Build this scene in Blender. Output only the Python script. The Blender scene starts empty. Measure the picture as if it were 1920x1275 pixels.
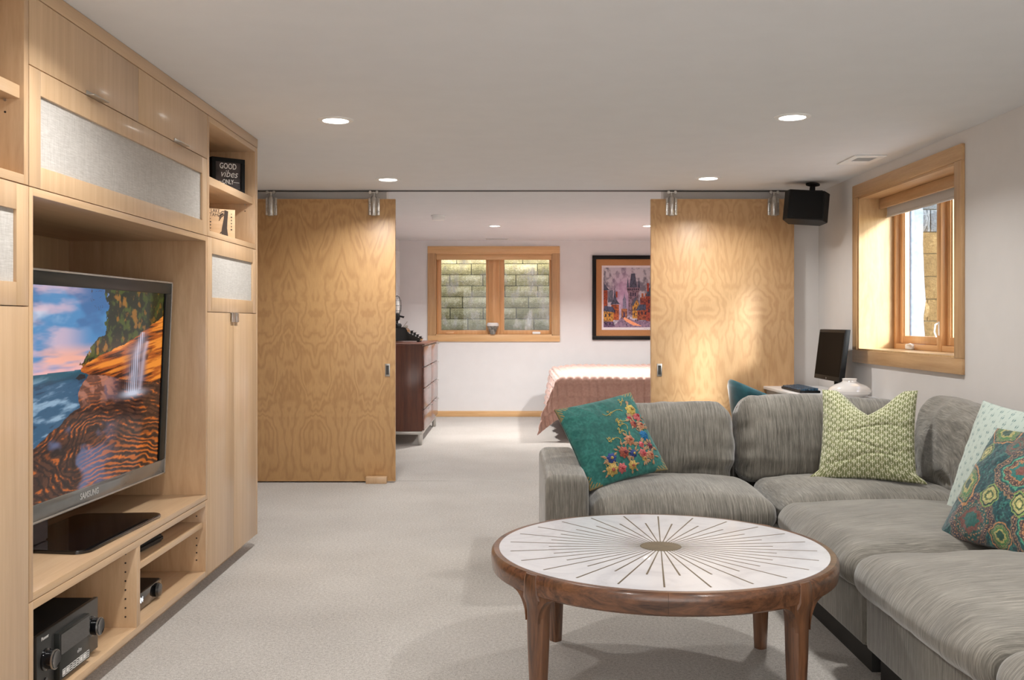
import bpy, bmesh, math, random
import numpy as np
from mathutils import Vector, Matrix, Euler

random.seed(7)
S = bpy.context.scene
COL = S.collection
PI = math.pi
R = math.radians

# ------------------------------------------------------------------ camera
cd = bpy.data.cameras.new('camera')
cam = bpy.data.objects.new('camera', cd)
COL.objects.link(cam)
cam.location = (0, 0, 1.30)
cam.rotation_euler = (R(90), 0, 0)
cd.sensor_width = 36
cd.lens = 36 * 1830 / 1920
cd.shift_y = -34.5 / 1920
cd.clip_start = 0.05
S.camera = cam

# ------------------------------------------------------------------ sky, sun, exposure
SKY_STRENGTH = 0.9
SUN_STRENGTH = 7.0
LAMP_POWER = 15.0
LAMP_COLOR = (1.0, 0.98, 0.95)
FILL_POWER = 70.0
world = bpy.data.worlds.new('sky')
S.world = world
world.use_nodes = True
wn = world.node_tree
wn.nodes.clear()
sky = wn.nodes.new('ShaderNodeTexSky')
sky.sky_type = 'NISHITA'
sky.sun_disc = False
sky.sun_elevation = R(38)
sky.sun_rotation = R(147)
bgn = wn.nodes.new('ShaderNodeBackground')
bgn.inputs['Strength'].default_value = SKY_STRENGTH
wo = wn.nodes.new('ShaderNodeOutputWorld')
wn.links.new(sky.outputs[0], bgn.inputs[0])
wn.links.new(bgn.outputs[0], wo.inputs[0])

sd = bpy.data.lights.new('sun', 'SUN')
sd.energy = SUN_STRENGTH
sd.angle = R(8)
sd.color = (1.0, 0.98, 0.96)
sun = bpy.data.objects.new('sun', sd)
COL.objects.link(sun)
sun.location = (6, -4, 6)
sun.rotation_euler = Vector((-0.54, 0.84, -0.385)).to_track_quat('-Z', 'Y').to_euler()

# unseen fill panel added behind the camera
al = bpy.data.lights.new('fill_light', 'AREA')
al.shape = 'RECTANGLE'
al.size, al.size_y = 4.4, 2.1
al.energy = FILL_POWER
al.color = (1.0, 0.985, 0.965)
alo = bpy.data.objects.new('fill_light', al)
COL.objects.link(alo)
alo.location = (0.15, -2.9, 1.2)
alo.rotation_euler = (R(90), 0, 0)

vs = S.view_settings
vs.view_transform = 'Standard'
vs.look = 'None'
vs.gamma = 1.0
vs.use_curve_mapping = False
vs.exposure = 0.10
S.cycles.max_bounces = 10
S.cycles.diffuse_bounces = 6
S.cycles.glossy_bounces = 4
S.cycles.transparent_max_bounces = 12
S.cycles.sample_clamp_indirect = 4.0

# ------------------------------------------------------------------ colour and node helpers
def lin(c):
    c = c / 255.0
    return c / 12.92 if c <= 0.04045 else ((c + 0.055) / 1.055) ** 2.4

def C(r, g, b):
    return (lin(r), lin(g), lin(b), 1.0)

class Nodes:
    def __init__(s, m):
        s.t = m.node_tree
        s.t.nodes.clear()
        s.out = s.t.nodes.new('ShaderNodeOutputMaterial')
        s.p = s.t.nodes.new('ShaderNodeBsdfPrincipled')
        s.t.links.new(s.p.outputs[0], s.out.inputs[0])

    def new(s, typ, **kw):
        n = s.t.nodes.new('ShaderNode' + typ)
        for k, v in kw.items():
            setattr(n, k, v)
        return n

    def put(s, sock, v):
        if hasattr(v, 'is_output') or isinstance(v, bpy.types.NodeSocket):
            s.t.links.new(v, sock)
        else:
            sock.default_value = v

    def obj(s, scale=(1, 1, 1)):
        tc = s.new('TexCoord')
        mp = s.new('Mapping')
        s.t.links.new(tc.outputs['Object'], mp.inputs[0])
        mp.inputs['Scale'].default_value = scale
        return mp.outputs[0]

    def noise(s, vec, scale=5, detail=4, rough=0.5, dist=0.0):
        n = s.new('TexNoise')
        s.put(n.inputs['Vector'], vec)
        n.inputs['Scale'].default_value = scale
        n.inputs['Detail'].default_value = detail
        n.inputs['Roughness'].default_value = rough
        n.inputs['Distortion'].default_value = dist
        return n.outputs[0]

    def ramp(s, fac, stops):
        n = s.new('ValToRGB')
        s.put(n.inputs[0], fac)
        e = n.color_ramp.elements
        e[0].position, e[0].color = stops[0]
        e[1].position, e[1].color = stops[-1]
        for p, c in stops[1:-1]:
            x = e.new(p)
            x.color = c
        return n.outputs[0]

    def math(s, op, a, b=0.0, c=0.0):
        n = s.new('Math', operation=op)
        s.put(n.inputs[0], a)
        s.put(n.inputs[1], b)
        s.put(n.inputs[2], c)
        return n.outputs[0]

    def mix(s, fac, a, b, blend='MIX'):
        n = s.new('Mix', data_type='RGBA', blend_type=blend)
        s.put(n.inputs['Factor'], fac)
        s.put(n.inputs['A'], a) if False else None
        s.put(n.inputs[6], a)
        s.put(n.inputs[7], b)
        return n.outputs[2]

    def bump(s, h, strength=0.3, dist=0.01):
        n = s.new('Bump')
        s.put(n.inputs['Height'], h)
        n.inputs['Strength'].default_value = strength
        n.inputs['Distance'].default_value = dist
        s.t.links.new(n.outputs[0], s.p.inputs['Normal'])

    def set(s, **kw):
        names = dict(color='Base Color', rough='Roughness', metal='Metallic', coat='Coat Weight', coat_rough='Coat Roughness',
                     sheen='Sheen Weight', sheen_rough='Sheen Roughness', spec='Specular IOR Level', emit='Emission Color',
                     emit_strength='Emission Strength', trans='Transmission Weight', ior='IOR')
        for k, v in kw.items():
            s.put(s.p.inputs[names[k]], v)

def new_mat(name):
    m = bpy.data.materials.new(name)
    m.use_nodes = True
    return m, Nodes(m)

def plain(name, col, rough=0.5, metal=0.0, coat=0.0, spec=0.5, vary=0.06, scale=6):
    m, n = new_mat(name)
    dark = tuple(c * (1 - vary) for c in col[:3]) + (1,)
    lite = tuple(min(1, c * (1 + vary)) for c in col[:3]) + (1,)
    n.set(color=n.ramp(n.noise(n.obj(), scale, 3), [(0.35, dark), (0.65, lite)]), rough=rough, metal=metal, coat=coat, spec=spec)
    return m

def wood(name, c1, c2, axis='Z', rough=0.38, coat=0.25, dense=26, stretch=0.045, figure=0.0, coat_rough=0.13, fleck=0.25):
    m, n = new_mat(name)
    sc = {'X': (stretch, 1, 1), 'Y': (1, stretch, 1), 'Z': (1, 1, stretch)}[axis]
    v = n.obj(sc)
    big = n.noise(v, dense, 5, 0.6, 0.35 + figure)
    fine = n.noise(v, dense * 9, 3, 0.6)
    f = n.math('ADD', n.math('MULTIPLY', big, 1 - fleck), n.math('MULTIPLY', fine, fleck))
    n.set(color=n.ramp(f, [(0.32, c1), (0.68, c2)]), rough=rough, coat=coat, coat_rough=coat_rough)
    return m

def birch(name, c1, c2, shift=0.0):
    """Rotary cut plywood: book-matched contour figure."""
    m, n = new_mat(name)
    tc = n.new('TexCoord')
    sep = n.new('SeparateXYZ')
    n.t.links.new(tc.outputs['Object'], sep.inputs[0])
    x, z = sep.outputs[0], sep.outputs[2]
    wob = n.noise(n.obj((0.6, 0.6, 0.9)), 2.2, 3, 0.5)
    xs = n.math('ADD', n.math('ADD', x, shift), n.math('MULTIPLY', wob, 0.10))
    xf = n.math('PINGPONG', xs, 0.215)
    comb = n.new('CombineXYZ')
    n.put(comb.inputs[0], n.math('MULTIPLY', xf, 3.4))
    n.put(comb.inputs[1], 3.7 + shift)
    n.put(comb.inputs[2], n.math('MULTIPLY', z, 1.5))
    h = n.noise(comb.outputs[0], 1.0, 3.6, 0.52, 0.5)
    arg = n.math('ADD', n.math('MULTIPLY', h, 82.0), n.math('MULTIPLY', xf, 30.0))
    line = n.math('SINE', arg)
    line = n.math('POWER', n.math('MULTIPLY_ADD', line, 0.5, 0.5), 1.6)
    fine = n.noise(n.obj((60, 60, 3)), 6, 3, 0.6)
    tone = n.noise(n.obj((1.2, 1, 0.7)), 1.3, 2)
    f = n.math('ADD', n.math('MULTIPLY', line, 0.18), n.math('ADD', n.math('MULTIPLY', fine, 0.42), n.math('MULTIPLY', tone, 0.40)))
    n.set(color=n.ramp(f, [(0.28, c2), (0.78, c1)]), rough=0.42, coat=0.2, coat_rough=0.35)
    return m

def vcol_mat(name, rough=0.8, sheen=0.0, bump=0.0, emit=0.0, weave=500):
    m, n = new_mat(name)
    a = n.new('Attribute', attribute_name='print')
    if emit:
        n.set(color=(0, 0, 0, 1), emit=a.outputs[0], emit_strength=emit, rough=0.12, coat=0.0, spec=0.3)
    else:
        n.set(color=a.outputs[0], rough=rough, sheen=sheen)
    if bump:
        n.bump(n.noise(n.obj(), weave, 2), bump, 0.003)
    return m

# ------------------------------------------------------------------ materials
M = {}
M['maple'] = wood('maple', C(193, 159, 122), C(214, 183, 147), 'Z', 0.34, 0.3, 22, 0.04)
M['maple_y'] = wood('maple_lengthwise', C(193, 159, 122), C(214, 183, 147), 'Y', 0.34, 0.3, 22, 0.04)
M['maple_x'] = wood('maple_crosswise', C(186, 151, 115), C(210, 177, 140), 'Z', 0.36, 0.25, 13, 0.12, 0.8)
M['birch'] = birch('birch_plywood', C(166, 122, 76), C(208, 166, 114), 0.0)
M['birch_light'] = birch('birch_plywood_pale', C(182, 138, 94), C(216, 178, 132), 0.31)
M['trim_y'] = wood('oak_trim_y', C(178, 138, 94), C(206, 168, 124), 'Y', 0.4, 0.2, 30, 0.05)
M['trim_z'] = wood('oak_trim_z', C(178, 138, 94), C(206, 168, 124), 'Z', 0.4, 0.2, 30, 0.05)
M['trim_x'] = wood('oak_trim_x', C(205, 160, 108), C(228, 188, 138), 'X', 0.4, 0.2, 30, 0.05)
M['pine_z'] = wood('pine_sash_z', C(206, 152, 98), C(228, 180, 128), 'Z', 0.35, 0.25, 30, 0.04)
M['pine_x'] = wood('pine_sash_x', C(206, 152, 98), C(228, 180, 128), 'X', 0.35, 0.25, 30, 0.04)
M['pine_y'] = wood('pine_sash_y', C(206, 152, 98), C(228, 180, 128), 'Y', 0.35, 0.25, 30, 0.04)
M['jamb'] = wood('birch_jamb', C(184, 148, 102), C(212, 180, 134), 'Z', 0.4, 0.2, 9, 0.2, 1.5)
M['rosewood'] = wood('sheesham', C(44, 26, 18), C(126, 84, 57), 'X', 0.3, 0.45, 17, 0.12, 2.2, 0.16)
M['rosewood_z'] = wood('sheesham_upright', C(50, 30, 21), C(130, 88, 60), 'Z', 0.3, 0.45, 18, 0.07, 1.6, 0.16)
M['walnut'] = wood('walnut', C(70, 34, 20), C(116, 62, 38), 'Z', 0.35, 0.4, 20, 0.06, 1.0)
M['ceiling'] = plain('ceiling_paint', (0.785, 0.795, 0.81, 1), 0.9, vary=0.01, spec=0.2)
M['wall'] = plain('wall_paint', (0.70, 0.675, 0.655, 1), 0.85, vary=0.012, spec=0.25)
M['wall_back'] = plain('wall_paint_pale', (0.78, 0.77, 0.775, 1), 0.85, vary=0.012, spec=0.25)
M['white'] = plain('white_paint', (0.88, 0.88, 0.87, 1), 0.5, vary=0.02)
M['steel'] = plain('steel', (0.62, 0.6, 0.57, 1), 0.3, 1.0, vary=0.15, scale=40)
M['nickel'] = plain('satin_nickel', (0.55, 0.53, 0.5, 1), 0.35, 1.0, vary=0.05)
M['brass'] = plain('aged_brass', (0.16, 0.125, 0.075, 1), 0.45, 0.55, vary=0.1, scale=30)
M['black'] = plain('black_plastic', (0.006, 0.006, 0.0065, 1), 0.45, spec=0.25)
M['black_gloss'] = plain('black_gloss', (0.006, 0.006, 0.007, 1), 0.06, coat=0.5)
M['black_matt'] = plain('black_matt', (0.008, 0.008, 0.008, 1), 0.7, spec=0.2)
M['dark_strip'] = plain('dark_track', (0.08, 0.075, 0.07, 1), 0.5)
M['bezel'] = plain('tv_bezel', (0.022, 0.023, 0.021, 1), 0.3, coat=0.0, spec=0.22)
M['bezel_light'] = plain('tv_bezel_grey', (0.13, 0.13, 0.125, 1), 0.16, coat=0.5, vary=0.1)
M['acrylic'] = plain('clear_rim', (0.30, 0.27, 0.24, 1), 0.15, coat=0.6)
M['charcoal'] = plain('charcoal_metal', (0.05, 0.05, 0.048, 1), 0.35, 0.3)
M['hole'] = plain('peg_hole', (0.03, 0.02, 0.015, 1), 0.8)
M['text_white'] = plain('white_lettering', (0.8, 0.79, 0.77, 1), 0.6)
M['text_dark'] = plain('dark_lettering', (0.05, 0.03, 0.02, 1), 0.7)
M['text_silver'] = plain('silver_lettering', (0.6, 0.6, 0.6, 1), 0.35, 0.4)
M['ceramic'] = plain('ivory_ceramic', (0.78, 0.75, 0.72, 1), 0.15, coat=0.7, vary=0.03)
M['laminate'] = plain('white_laminate', (0.80, 0.80, 0.81, 1), 0.35, coat=0.2, vary=0.02)
M['desk_grey'] = plain('grey_drawer', (0.30, 0.31, 0.33, 1), 0.4)
M['screen_off'] = plain('screen_off', (0.003, 0.003, 0.0035, 1), 0.5, spec=0.05)
M['key_blue'] = plain('blue_keys', (0.03, 0.085, 0.15, 1), 0.3, vary=0.9, scale=60)
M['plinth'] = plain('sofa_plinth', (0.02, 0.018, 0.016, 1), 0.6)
M['walnut_gloss'] = wood('walnut_lacquered', C(84, 46, 34), C(122, 74, 56), 'Y', 0.3, 0.6, 20, 0.06, 1.0, 0.08)
M['mattress'] = plain('mattress_white', (0.7, 0.7, 0.7, 1), 0.8)
M['mat_board'] = plain('kraft_mat', C(176, 126, 82), 0.9, vary=0.04, scale=80)
M['paper'] = plain('print_paper', C(226, 218, 222), 0.9)
M['gold_thread'] = plain('gold_thread', C(196, 168, 84), 0.6)
M['tan_thread'] = plain('tan_thread', C(158, 124, 92), 0.7)
M['gravel'] = plain('well_gravel', (0.6, 0.58, 0.55, 1), 0.9, vary=0.5, scale=60)
M['concrete'] = plain('skylight_blue_concrete', (0.20, 0.245, 0.31, 1), 0.85, vary=0.2, scale=25)  # blue cast of the skylight put into the pier's colour
M['plaster_out'] = plain('outer_wall', (0.5, 0.5, 0.5, 1), 0.9)

def m_lens():
    m, n = new_mat('lamp_diffuser')
    n.set(color=(0.9, 0.9, 0.9, 1), emit=(1, 0.97, 0.93, 1), emit_strength=14.0)
    return m
M['lens'] = m_lens()

def m_led():
    m, n = new_mat('lit_digits')
    n.set(color=(0, 0, 0, 1), emit=(0.9, 0.95, 1, 1), emit_strength=1.6)
    return m
M['led'] = m_led()

def m_carpet():
    m, n = new_mat('loop_carpet')
    v = n.obj()
    a = n.noise(v, 210, 3, 0.7)
    b = n.noise(v, 75, 3, 0.65)
    c = n.noise(v, 1.7, 3, 0.55)
    f = n.math('ADD', n.math('MULTIPLY', a, 0.55), n.math('ADD', n.math('MULTIPLY', b, 0.33), n.math('MULTIPLY', c, 0.12)))
    n.set(color=n.ramp(f, [(0.32, C(104, 98, 91)), (0.47, C(174, 168, 161)), (0.62, C(212, 207, 201))]), rough=0.95, sheen=0.3, spec=0.1)
    n.bump(n.math('ADD', a, n.math('MULTIPLY', b, 0.8)), 0.55, 0.012)
    return m
M['carpet'] = m_carpet()

def m_sofa():
    m, n = new_mat('grey_chenille')
    streak = n.noise(n.obj((430, 13, 13)), 1.0, 4, 0.7)
    wide = n.noise(n.obj((120, 4, 4)), 1.0, 3, 0.6)
    patch = n.noise(n.obj(), 5, 3)
    f = n.math('ADD', n.math('MULTIPLY', streak, 0.6), n.math('ADD', n.math('MULTIPLY', wide, 0.25), n.math('MULTIPLY', patch, 0.15)))
    n.set(color=n.ramp(f, [(0.34, C(74, 71, 66)), (0.5, C(119, 115, 107)), (0.66, C(162, 157, 147))]), rough=0.75, sheen=0.45, sheen_rough=0.4, spec=0.25)
    n.bump(streak, 0.25, 0.004)
    return m
M['sofa'] = m_sofa()

def m_fabric():
    m, n = new_mat('speaker_cloth')
    a = n.noise(n.obj((1, 260, 14)), 2.0, 2)
    b = n.noise(n.obj((1, 14, 260)), 2.0, 2)
    f = n.math('MULTIPLY', n.math('ADD', a, b), 0.5)
    n.set(color=n.ramp(f, [(0.35, C(176, 171, 165)), (0.65, C(206, 202, 197))]), rough=0.9, spec=0.1)
    n.bump(f, 0.2, 0.002)
    return m
M['cloth'] = m_fabric()

def m_shade():
    m, n = new_mat('roller_shade_cloth')
    n.set(color=n.ramp(n.noise(n.obj((1, 60, 60)), 5, 2), [(0.3, C(196, 192, 188)), (0.7, C(215, 212, 208))]), rough=0.9)
    return m
M['shade'] = m_shade()

def m_marble():
    m, n = new_mat('white_marble')
    a = n.noise(n.obj(), 4, 6, 0.65, 1.5)
    n.set(color=n.ramp(a, [(0.30, C(186, 186, 191)), (0.5, C(207, 207, 211)), (0.7, C(214, 214, 217))]), rough=0.3, coat=0.2)
    return m
M['marble'] = m_marble()

def m_stone(name, cols):
    m, n = new_mat(name)
    oi = n.new('ObjectInfo')
    big = n.noise(n.obj(), 9, 5, 0.7)
    fine = n.noise(n.obj(), 60, 4, 0.7)
    f = n.math('ADD', n.math('MULTIPLY', big, 0.5), n.math('MULTIPLY', fine, 0.5))
    f = n.math('ADD', f, n.math('MULTIPLY', n.math('SUBTRACT', oi.outputs['Random'], 0.5), 0.14))
    n.set(color=n.ramp(f, [(0.30, cols[0]), (0.5, cols[1]), (0.70, cols[2])]), rough=0.95, spec=0.15)
    n.bump(f, 0.8, 0.02)
    return m
M['stone'] = m_stone('mossy_block', (C(100, 92, 56), C(152, 140, 98), C(200, 186, 150)))
M['stone_tan'] = m_stone('tan_block', (C(62, 48, 28), C(104, 84, 54), C(142, 122, 88)))
M['stone_grey'] = m_stone('grey_block', (C(58, 62, 66), C(98, 102, 106), C(140, 144, 146)))
M['joint'] = plain('joint_shadow', (0.06, 0.055, 0.04, 1), 0.95)

def m_glass():
    m, n = new_mat('window_glass')
    tr = n.new('BsdfTransparent')
    gl = n.new('BsdfGlossy')
    gl.inputs['Roughness'].default_value = 0.02
    fr = n.new('LayerWeight')
    fr.inputs['Blend'].default_value = 0.5
    refl = n.math('MULTIPLY_ADD', n.math('POWER', fr.outputs['Facing'], 5.0), 0.9, 0.022)
    mx = n.new('MixShader')
    n.t.links.new(refl, mx.inputs[0])
    n.t.links.new(tr.outputs[0], mx.inputs[1])
    n.t.links.new(gl.outputs[0], mx.inputs[2])
    n.t.links.new(mx.outputs[0], n.out.inputs[0])
    tr.inputs[0].default_value = (0.95, 0.97, 0.96, 1)
    return m
M['glass'] = m_glass()

def m_haze():
    """pane with its whitish reflections painted on as pale diffuse patches"""
    m, n = new_mat('reflection_haze_glass')
    tr = n.new('BsdfTransparent')
    df = n.new('BsdfDiffuse')
    df.inputs[0].default_value = (0.85, 0.88, 0.9, 1)
    gl = n.new('BsdfGlossy')
    gl.inputs['Roughness'].default_value = 0.02
    f = n.ramp(n.noise(n.obj((1, 1, 0.5)), 7, 4, 0.6), [(0.52, (0, 0, 0, 1)), (0.80, (0.55, 0.55, 0.55, 1))])  # pale patches painted in place of reflected light on the glass
    m1 = n.new('MixShader')
    n.put(m1.inputs[0], f)
    n.t.links.new(tr.outputs[0], m1.inputs[1])
    n.t.links.new(df.outputs[0], m1.inputs[2])
    fr = n.new('LayerWeight')
    fr.inputs['Blend'].default_value = 0.5
    refl = n.math('MULTIPLY_ADD', n.math('POWER', fr.outputs['Facing'], 5.0), 0.9, 0.022)
    m2 = n.new('MixShader')
    n.t.links.new(refl, m2.inputs[0])
    n.t.links.new(m1.outputs[0], m2.inputs[1])
    n.t.links.new(gl.outputs[0], m2.inputs[2])
    n.t.links.new(m2.outputs[0], n.out.inputs[0])
    return m
M['haze_glass'] = m_haze()

def m_quilt():
    m, n = new_mat('rose_quilt')
    a = n.noise(n.obj(), 40, 4, 0.6)
    n.set(color=n.ramp(a, [(0.3, C(188, 146, 132)), (0.7, C(204, 164, 150))]), rough=0.6, sheen=0.6, spec=0.3)
    n.bump(n.noise(n.obj(), 160, 2), 0.2, 0.004)
    return m
M['quilt'] = m_quilt()

def m_velvet():
    m, n = new_mat('teal_velvet')
    a = n.noise(n.obj(), 12, 3)
    n.set(color=n.ramp(a, [(0.3, C(8, 62, 72)), (0.7, C(18, 92, 104))]), rough=0.6, sheen=1.0, sheen_rough=0.3)
    return m
M['velvet'] = m_velvet()

M['print_pillow'] = vcol_mat('printed_cotton', 0.85, 0.25, 0.25, 0, 450)
M['print_flat'] = vcol_mat('printed_paper', 0.8)
M['tv_picture'] = vcol_mat('lit_screen', emit=0.9)

# ------------------------------------------------------------------ object helpers
ROOTM = {}

def props(o, label=None, cat=None, group=None, kind=None):
    if label: o['label'] = label
    if cat: o['category'] = cat
    if group: o['group'] = group
    if kind: o['kind'] = kind
    return o

def thing(name, label, cat, loc=(0, 0, 0), rot=(0, 0, 0), group=None):
    o = bpy.data.objects.new(name, None)
    o.empty_display_size = 0.05
    COL.objects.link(o)
    o.location = loc
    o.rotation_euler = rot
    ROOTM[o.name] = Matrix.Translation(loc) @ Euler(rot).to_matrix().to_4x4()
    return props(o, label, cat, group)

def root_of(o):
    while o.parent:
        o = o.parent
    return o

def link(me, name, m, parent=None, kind=None):
    if m:
        me.materials.append(m)
    o = bpy.data.objects.new(name, me)
    COL.objects.link(o)
    if parent:
        o.parent = parent
    if kind:
        o['kind'] = kind
    return o

class MB:
    """collects shapes in one bmesh; world coordinates unless built with local=True"""
    def __init__(s):
        s.bm = bmesh.new()

    def box(s, x0, x1, y0, y1, z0, z1, bev=0.0, seg=2, tf=None):
        b = bmesh.new()
        bmesh.ops.create_cube(b, size=1)
        for v in b.verts:
            v.co = Vector((x0 + (v.co.x + .5) * (x1 - x0), y0 + (v.co.y + .5) * (y1 - y0), z0 + (v.co.z + .5) * (z1 - z0)))
        if bev > 0:
            bmesh.ops.bevel(b, geom=list(b.edges), offset=bev, segments=seg, affect='EDGES', profile=0.5)
        s.add(b, tf)
        return s

    def add(s, b, tf=None):
        if tf is not None:
            bmesh.ops.transform(b, matrix=tf, verts=b.verts)
        me = bpy.data.meshes.new('tmp')
        b.to_mesh(me)
        b.free()
        s.bm.from_mesh(me)
        bpy.data.meshes.remove(me)

    def raw(s, V, F):
        vs_ = [s.bm.verts.new(v) for v in V]
        for f in F:
            try:
                s.bm.faces.new([vs_[i] for i in f])
            except ValueError:
                pass
        return s

    def prism(s, pts, h0, h1, plane='XY', bev=0.0):
        """extrude a polygon; plane XY (up z), XZ (along y), YZ (along x)"""
        def P(a, b, h):
            return {'XY': (a, b, h), 'XZ': (a, h, b), 'YZ': (h, a, b)}[plane]
        b = bmesh.new()
        lo = [b.verts.new(P(p[0], p[1], h0)) for p in pts]
        hi = [b.verts.new(P(p[0], p[1], h1)) for p in pts]
        n = len(pts)
        b.faces.new(lo[::-1])
        b.faces.new(hi)
        for i in range(n):
            b.faces.new([lo[i], lo[(i + 1) % n], hi[(i + 1) % n], hi[i]])
        bmesh.ops.recalc_face_normals(b, faces=b.faces)
        if bev:
            bmesh.ops.bevel(b, geom=list(b.edges), offset=bev, segments=2, affect='EDGES')
        s.add(b)
        return s

    def lathe(s, prof, c=(0, 0, 0), seg=32, axis='Z', tf=None):
        b = bmesh.new()
        rings = []
        for r, z in prof:
            if r < 1e-6:
                rings.append([b.verts.new((0, 0, z))])
            else:
                rings.append([b.verts.new((r * math.cos(2 * PI * k / seg), r * math.sin(2 * PI * k / seg), z)) for k in range(seg)])
        for a, d in zip(rings, rings[1:]):
            for k in range(seg):
                k2 = (k + 1) % seg
                if len(a) == 1 and len(d) == 1:
                    continue
                if len(a) == 1:
                    b.faces.new([a[0], d[k], d[k2]])
                elif len(d) == 1:
                    b.faces.new([a[k], a[k2], d[0]])
                else:
                    b.faces.new([a[k], a[k2], d[k2], d[k]])
        bmesh.ops.recalc_face_normals(b, faces=b.faces)
        q = Matrix.Identity(4)
        if axis == 'X':
            q = Matrix.Rotation(PI / 2, 4, 'Y')
        elif axis == '-X':
            q = Matrix.Rotation(-PI / 2, 4, 'Y')
        elif axis == 'Y':
            q = Matrix.Rotation(-PI / 2, 4, 'X')
        elif axis == '-Y':
            q = Matrix.Rotation(PI / 2, 4, 'X')
        m = Matrix.Translation(c) @ q
        if tf is not None:
            m = tf @ m
        s.add(b, m)
        return s

    def tube(s, pts, r, seg=8, caps=True):
        pts = [Vector(p) for p in pts]
        rr = r if isinstance(r, (list, tuple)) else [r] * len(pts)
        b = bmesh.new()
        rings = []
        prev = None
        for i, p in enumerate(pts):
            t = (pts[min(i + 1, len(pts) - 1)] - pts[max(i - 1, 0)]).normalized()
            if prev is None:
                a = t.orthogonal().normalized()
            else:
                a = (prev - t * prev.dot(t)).normalized()
            prev = a
            c = t.cross(a)
            rings.append([b.verts.new(p + (a * math.cos(2 * PI * k / seg) + c * math.sin(2 * PI * k / seg)) * rr[i]) for k in range(seg)])
        for u, w in zip(rings, rings[1:]):
            for k in range(seg):
                b.faces.new([u[k], u[(k + 1) % seg], w[(k + 1) % seg], w[k]])
        if caps:
            b.faces.new(rings[0][::-1])
            b.faces.new(rings[-1])
        bmesh.ops.recalc_face_normals(b, faces=b.faces)
        s.add(b)
        return s

    def text(s, txt, size, tf, depth=0.0006, shear=0.0, align='CENTER', bold=0.0, xs=1.0):
        cu = bpy.data.curves.new('lettering', 'FONT')
        cu.body = txt
        cu.size = size
        cu.align_x = align
        cu.align_y = 'CENTER'
        cu.extrude = depth
        cu.shear = shear
        cu.offset = bold
        cu.resolution_u = 3
        o = bpy.data.objects.new('lettering', cu)
        COL.objects.link(o)
        dg = bpy.context.evaluated_depsgraph_get()
        me = bpy.data.meshes.new_from_object(o.evaluated_get(dg))
        bpy.data.objects.remove(o)
        bpy.data.curves.remove(cu)
        b = bmesh.new()
        b.from_mesh(me)
        bpy.data.meshes.remove(me)
        s.add(b, tf @ Matrix.Diagonal((xs, 1, 1, 1)))
        return s

    def build(s, name, m, parent=None, local=False, kind=None, ang=32, label=None):
        if parent is not None and not local:
            r = root_of(parent)
            bmesh.ops.transform(s.bm, matrix=ROOTM[r.name].inverted(), verts=s.bm.verts)
        me = bpy.data.meshes.new(name)
        s.bm.to_mesh(me)
        s.bm.free()
        me.shade_smooth()
        me.set_sharp_from_angle(angle=R(ang))
        o = link(me, name, m, parent, kind)
        if label:
            o['label'] = label
        return o

def structure(name, mb, m, parent=None, **kw):
    return mb.build(name, m, parent, kind='structure' if parent is None else None, **kw)

def np_mesh(name, V, F, m, parent=None, colors=None, kind=None, smooth=True):
    V = np.asarray(V, dtype=np.float32)
    F = np.asarray(F, dtype=np.int32)
    me = bpy.data.meshes.new(name)
    me.vertices.add(len(V))
    me.vertices.foreach_set('co', V.ravel())
    k = F.shape[1]
    me.loops.add(F.size)
    me.loops.foreach_set('vertex_index', F.ravel())
    me.polygons.add(len(F))
    me.polygons.foreach_set('loop_start', np.arange(0, F.size, k, dtype=np.int32))
    me.update(calc_edges=True)
    me.validate()
    if smooth:
        me.shade_smooth()
    if colors is not None:
        ca = me.color_attributes.new('print', 'FLOAT_COLOR', 'POINT')
        c4 = np.ones((len(V), 4), dtype=np.float32)
        c4[:, :3] = colors
        ca.data.foreach_set('color', c4.ravel())
    return link(me, name, m, parent, kind)

def grid_faces(nu, nv, off=0, flip=False):
    i = np.arange(nu - 1)[:, None]
    j = np.arange(nv - 1)[None, :]
    a = i * nv + j + off
    f = np.stack([a, a + nv, a + nv + 1, a + 1], -1).reshape(-1, 4)
    return f[:, ::-1] if flip else f

def _hash(*ix):
    h = np.zeros_like(ix[0], dtype=np.uint32)
    for k, i in enumerate(ix):
        h = (h ^ (i.astype(np.int64) * [374761393, 668265263, 2147483647][k] & 0xffffffff).astype(np.uint32)) * np.uint32(1274126177)
    h ^= h >> np.uint32(15)
    h = h * np.uint32(2246822519)
    h ^= h >> np.uint32(13)
    return h.astype(np.float64) / 4294967295.0

def vnoise(x, y, z=None):
    """value noise 0..1 on arrays"""
    x = np.asarray(x, float); y = np.asarray(y, float)
    x, y = np.broadcast_arrays(x, y)
    xi, yi = np.floor(x).astype(np.int64), np.floor(y).astype(np.int64)
    fx, fy = x - xi, y - yi
    fx = fx * fx * (3 - 2 * fx); fy = fy * fy * (3 - 2 * fy)
    if z is None:
        a, b = _hash(xi, yi), _hash(xi + 1, yi)
        c, d = _hash(xi, yi + 1), _hash(xi + 1, yi + 1)
        return (a * (1 - fx) + b * fx) * (1 - fy) + (c * (1 - fx) + d * fx) * fy
    z = np.broadcast_to(np.asarray(z, float), x.shape)
    zi = np.floor(z).astype(np.int64)
    fz = z - zi
    fz = fz * fz * (3 - 2 * fz)
    r = 0
    for dz, wz in ((0, 1 - fz), (1, fz)):
        a, b = _hash(xi, yi, zi + dz), _hash(xi + 1, yi, zi + dz)
        c, d = _hash(xi, yi + 1, zi + dz), _hash(xi + 1, yi + 1, zi + dz)
        r = r + wz * ((a * (1 - fx) + b * fx) * (1 - fy) + (c * (1 - fx) + d * fx) * fy)
    return r

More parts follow.
